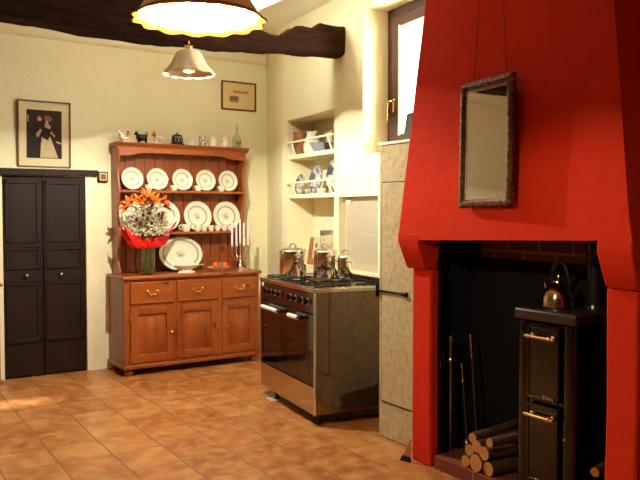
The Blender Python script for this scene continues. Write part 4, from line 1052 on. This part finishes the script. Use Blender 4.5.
m = M(); m.box(-w2 + .01, w2 - .01, -.01, -.006, -h2 + .01, h2 - .01); mt_ = m.build('mount', simple('buff_mount_board', col(224, 196, 134), .8, 0, .03), t)
m = M(); m.box(-.10, -.005, -.0112, -.010, -.060, -.002); m.build('small_picture', brick_mat('grey_brown_picture', col(104, 98, 80), col(150, 134, 104), col(128, 70, 36), .2, .03), t)
m = M(); m.box(.02, .105, -.0108, -.010, -.075, .0); m.build('pale_text_block', paper_m, t)
m = M()
for i in range(8):
    x = -.058 + i * .0215; m.box(x, x + .005, -.0114, -.010, .028, .054); m.box(x, x + .015, -.0114, -.010, .028 if i % 2 else .040, .034 if i % 2 else .046); m.box(x + .011, x + .016, -.0114, -.010, .028, .052)
m.build('printed_title', simple('red_brown_ink', col(136, 70, 40), .7), t)

# ================================================================ NICHE CONTENTS (frame R)
z1, z2 = 1.93, 1.575
t = thing('wicker_basket', 'brown wicker basket at the left end of the upper niche shelf', 'basket', R(-.715, .09, z1), R.r); t.scale = (.78, .78, 1.08)
m = M(); m.lathe([(0, 0), (.075, 0), (.085, .03), (.09, .12), (.082, .18), (.078, .18), (.08, .12), (.07, .02), (0, .01)], seg=48, fn=lambda r, z, a, k: (r * (1 + .03 * math.sin(a * 16 + k * PI)), z)); m.build('woven_body', wicker, t)
m = M(); m.tube([(.084 * math.cos(a), .084 * math.sin(a), .185) for a in [2 * PI * i / 20 for i in range(20)]], .007, 8, closed=True); m.build('rim', wicker, t)
t = thing('cream_pitcher', 'tall cream pitcher beside the wicker basket in the niche', 'pitcher', R(-.555, .12, z1), R.r + PI)
m = M(); m.lathe([(0, 0), (.06, 0), (.078, .03), (.08, .08), (.06, .14), (.048, .17), (.054, .20), (.05, .20), (.04, .165), (0, .1)], seg=32); m.build('body', cream_china, t)
m = M(); m.tube([(.05, 0, .185), (.10, 0, .18), (.11, 0, .12), (.075, 0, .07)], .008, 8); m.build('handle', cream_china, t)
m = M(); m.tube([(-.045, 0, .17), (-.07, 0, .20)], [.016, .008], 10); m.build('spout', cream_china, t)
t = thing('white_funnel', 'white cone-shaped pottery funnel standing behind the grey bowl', 'funnel', R(-.40, .215, z1), R.r)
m = M(); m.lathe([(.045, 0), (.047, .01), (.018, .17), (.012, .21), (.009, .21), (.012, .16), (.04, .01)], seg=28, cap=False); m.build('cone', cream_china, t)
m = M(); m.lathe([(.044, 0), (.05, 0), (.05, .012), (.044, .012)], seg=28, cap=False); m.build('rim', cream_china, t)
t = thing('grey_bowl', 'grey-blue glazed bowl on the upper niche shelf', 'bowl', R(-.385, .125, z1), R.r)
m = M(); m.lathe([(0, 0), (.045, 0), (.045, .008), (.075, .03), (.10, .07), (.104, .09), (.098, .09), (.07, .035), (0, .02)], seg=36); m.build('bowl_body', greyblue, t)
m = M(); m.lathe([(.100, .086), (.106, .088), (.106, .094), (.100, .095)], seg=36, cap=False); m.build('rim', dull_steel, t)
cup('dark_mug', 'dark brown mug right of the grey bowl in the niche', -.225, .10, z1, .036, .075, simple('dark_brown_glaze', col(70, 44, 34), .25), 'mug', None, True, 0, R)
def rplate(R_, mat, label, a, v, z, tilt, group=None, yaw=0):
    return plate(R_, mat, 'blue_plate', label, 'plate', R(a, v, z + R_ * math.cos(rad(tilt)) + .001), (rad(90 - tilt), 0, R.r + yaw), group)
g = 'blue patterned plates in the niche'
rplate(.10, blue_s, 'blue patterned plate on the upper niche shelf, at its right end', -.10, .225, z1, 8, g)
rplate(.092, blue_s, 'smallest blue patterned plate, leftmost on the lower niche shelf', -.66, .075, z2, 8, g)
rplate(.125, blue_s, 'middle blue patterned plate on the lower niche shelf', -.405, .10, z2, 8, g)
rplate(.155, blue_l, 'largest white plate with a dark blue rim in the niche', -.115, .13, z2, 8, g)
cup('patterned_bowl', 'small blue printed bowl in front of the lower niche plates', -.53, .072, z2, .035, .045, print_blue, 'bowl', None, False, 0, R)
cup('cream_bowl', 'plain cream bowl beside the blue printed bowl on the lower niche shelf', -.26, .06, z2, .045, .045, cream_china, 'bowl', None, False, 0, R)
cup('brown_cup', 'small brown cup at the right of the lower niche shelf', -.005, .07, z2, .034, .05, simple('tan_glaze', col(170, 128, 70), .3), 'cup', None, True, 0, R)
cup('brown_cup', 'small tan cup at the far left end of the lower niche shelf', -.775, .06, z2, .022, .05, MATS['tan_glaze'], 'cup', None, True, 0, R)

# ================================================================ LAMPS
LX, LY, LZ = -.316, 1.96, 1.922
lp = thing('pendant_lamp', 'lit pendant lamp with a ruffled amber-edged glass shade', 'lamp', (LX, LY, LZ))
n = 14
def ruf(r, z, a, k):
    q = max(0, (r - .10) / .075); return (r + .005 * q * math.cos(n * a), z - .005 * q * q * abs(math.cos(n * a / 2)))
P = [(.030, .20), (.034, .19), (.05, .17), (.075, .14), (.098, .11), (.120, .075), (.138, .045), (.150, .022), (.158, .010)]
m = M(); m.lathe(P, seg=168, fn=ruf, cap=False); sh = m.build('shade', shade_m, lp); s_ = sh.modifiers.new('thick', 'SOLIDIFY'); s_.thickness = .003
m = M(); m.lathe([(.156, .012), (.163, .004), (.170, .001), (.174, .003)], seg=168, fn=ruf, cap=False); sr = m.build('shade_rim', rim_m, lp); s_ = sr.modifiers.new('thick', 'SOLIDIFY'); s_.thickness = .003
m = M(); m.lathe([(0, .26), (.012, .25), (.03, .235), (.033, .19), (.02, .185), (.02, .13), (0, .13)], seg=24); m.build('lamp_holder', brass, lp)
m = M(); m.lathe([(0, .035), (.012, .038), (.026, .052), (.030, .07), (.024, .095), (.013, .115), (.012, .135), (0, .135)], seg=24); m.build('bulb', bulb_m, lp)
m = M(); m.tube([(0, 0, .255), (0, 0, CEIL - LZ - .03)], .004, 8); m.lathe([(0, CEIL - LZ - .03), (.045, CEIL - LZ - .03), (.05, CEIL - LZ), (0, CEIL - LZ)], seg=24); m.build('flex_and_rose', brass, lp)
gl = thing('added_fill_lamp', 'added fill lamp, a round opal globe on the ceiling between two pale joists behind the beam', 'lamp', D(.38, -1.25, CEIL))  # globe lamp added to brighten the back walls, hidden behind the front pendant
m = M(); m.lathe([(0, 0), (.05, 0), (.05, -.02), (.035, -.03), (.035, -.05), (0, -.05)], seg=24); m.build('base', brass, gl)
m = M(); m.lathe([(0, -.05), (.02, -.05), (.02, -.18), (0, -.18)], seg=14); m.ball((0, 0, -.235), .07, 24, 14); m.build('globe', emit('fill_globe_glow', (1, .97, .80, 1), FILL_GLOBE), gl)
l2 = thing('pendant_lamp', 'cream bell-shaped pendant lamp hanging close under the dark beam', 'lamp', (-.90, 5.12, 2.362))
def ruf2(r, z, a, k):
    q = max(0, (r - .12) / .06); return (r + .004 * q * math.cos(12 * a), z + .004 * q * math.cos(12 * a))
m = M(); m.lathe([(.03, .172), (.062, .165), (.086, .145), (.104, .11), (.120, .075), (.142, .045), (.165, .018), (.178, .0)], seg=96, fn=ruf2, cap=False); sh = m.build('shade', opal_m, l2); s_ = sh.modifiers.new('thick', 'SOLIDIFY'); s_.thickness = .003
m = M(); m.lathe([(.040, .022), (.042, .03), (.040, .07), (.026, .10), (.014, .122), (0, .122), (0, .118), (.012, .116), (.024, .096), (.037, .068), (.038, .03), (.037, .022)], seg=28, cap=False); m.build('light_shaping_cup', brass, l2)  # opaque cup added around the light so the shade's inside stays unlit
m = M(); m.lathe([(0, .12), (.02, .12), (.022, .18), (.032, .195), (.012, .21), (.006, .23), (.006, .262)], seg=20, cap=False); m.build('lamp_holder', brass, l2)

# ================================================================ LIGHT AND CAMERA
def light(name, kind, loc, energy, color, **kw):
    d = bpy.data.lights.new(name, kind); d.energy = energy; d.color = color
    rot = kw.pop('rot', None); cyc = kw.pop('portal', False)
    for k_, v_ in kw.items(): setattr(d, k_, v_)
    o = bpy.data.objects.new(name, d); C.objects.link(o); o.location = loc
    if rot is not None: o.rotation_euler = rot
    if cyc: d.cycles.is_portal = True
    return o
def aim(o, d): o.rotation_euler = Vector(d).to_track_quat('-Z', 'Y').to_euler()
light('lamp_light', 'POINT', (LX, LY, LZ + .018), LAMP_W, (1, .90, .66), shadow_soft_size=.014)
light('lamp_light', 'POINT', (-.90, 5.12, 2.3925), LAMP2_W, (1, .96, .78), shadow_soft_size=.006)
def win_light(F, a, v, z, w, h, e, c, name):
    o = light(name, 'AREA', F(a, v, z), e, c, shape='RECTANGLE', size=w, size_y=h)
    aim(o, (F.u[1], -F.u[0], 0)); return o
win_light(R, .93, .47, 2.4, .78, 1.08, W1_W, (1, .97, .86), 'daylight_window_1')
sun = light('sun', 'SUN', (-6, 6, 4), SUN_W, (.95, .96, 1), angle=rad(2.5))
sd = Vector((D.u[0], D.u[1], -.62)) ; aim(sun, sd)
w = bpy.data.worlds.new('daylight'); bpy.context.scene.world = w; w.use_nodes = True
bg = w.node_tree.nodes['Background']; bg.inputs[0].default_value = (1, .98, .93, 1); bg.inputs[1].default_value = WORLD
cam = bpy.data.cameras.new('camera'); co_ = bpy.data.objects.new('camera', cam); C.objects.link(co_)
cam.sensor_width = 36; cam.lens = 740 / 640 * 36; cam.clip_start = .05
co_.location = (0, 0, 1.42); co_.rotation_euler = (PI / 2 - math.atan(28 / 740), 0, 0)
sc = bpy.context.scene; sc.camera = co_
sc.view_settings.view_transform = 'Standard'; sc.view_settings.look = 'None'; sc.view_settings.gamma = 1; sc.view_settings.exposure = EXPO
sc.cycles.use_denoising = True; sc.cycles.max_bounces = 10; sc.cycles.diffuse_bounces = 6; sc.cycles.transparent_max_bounces = 12; sc.cycles.sample_clamp_indirect = 6
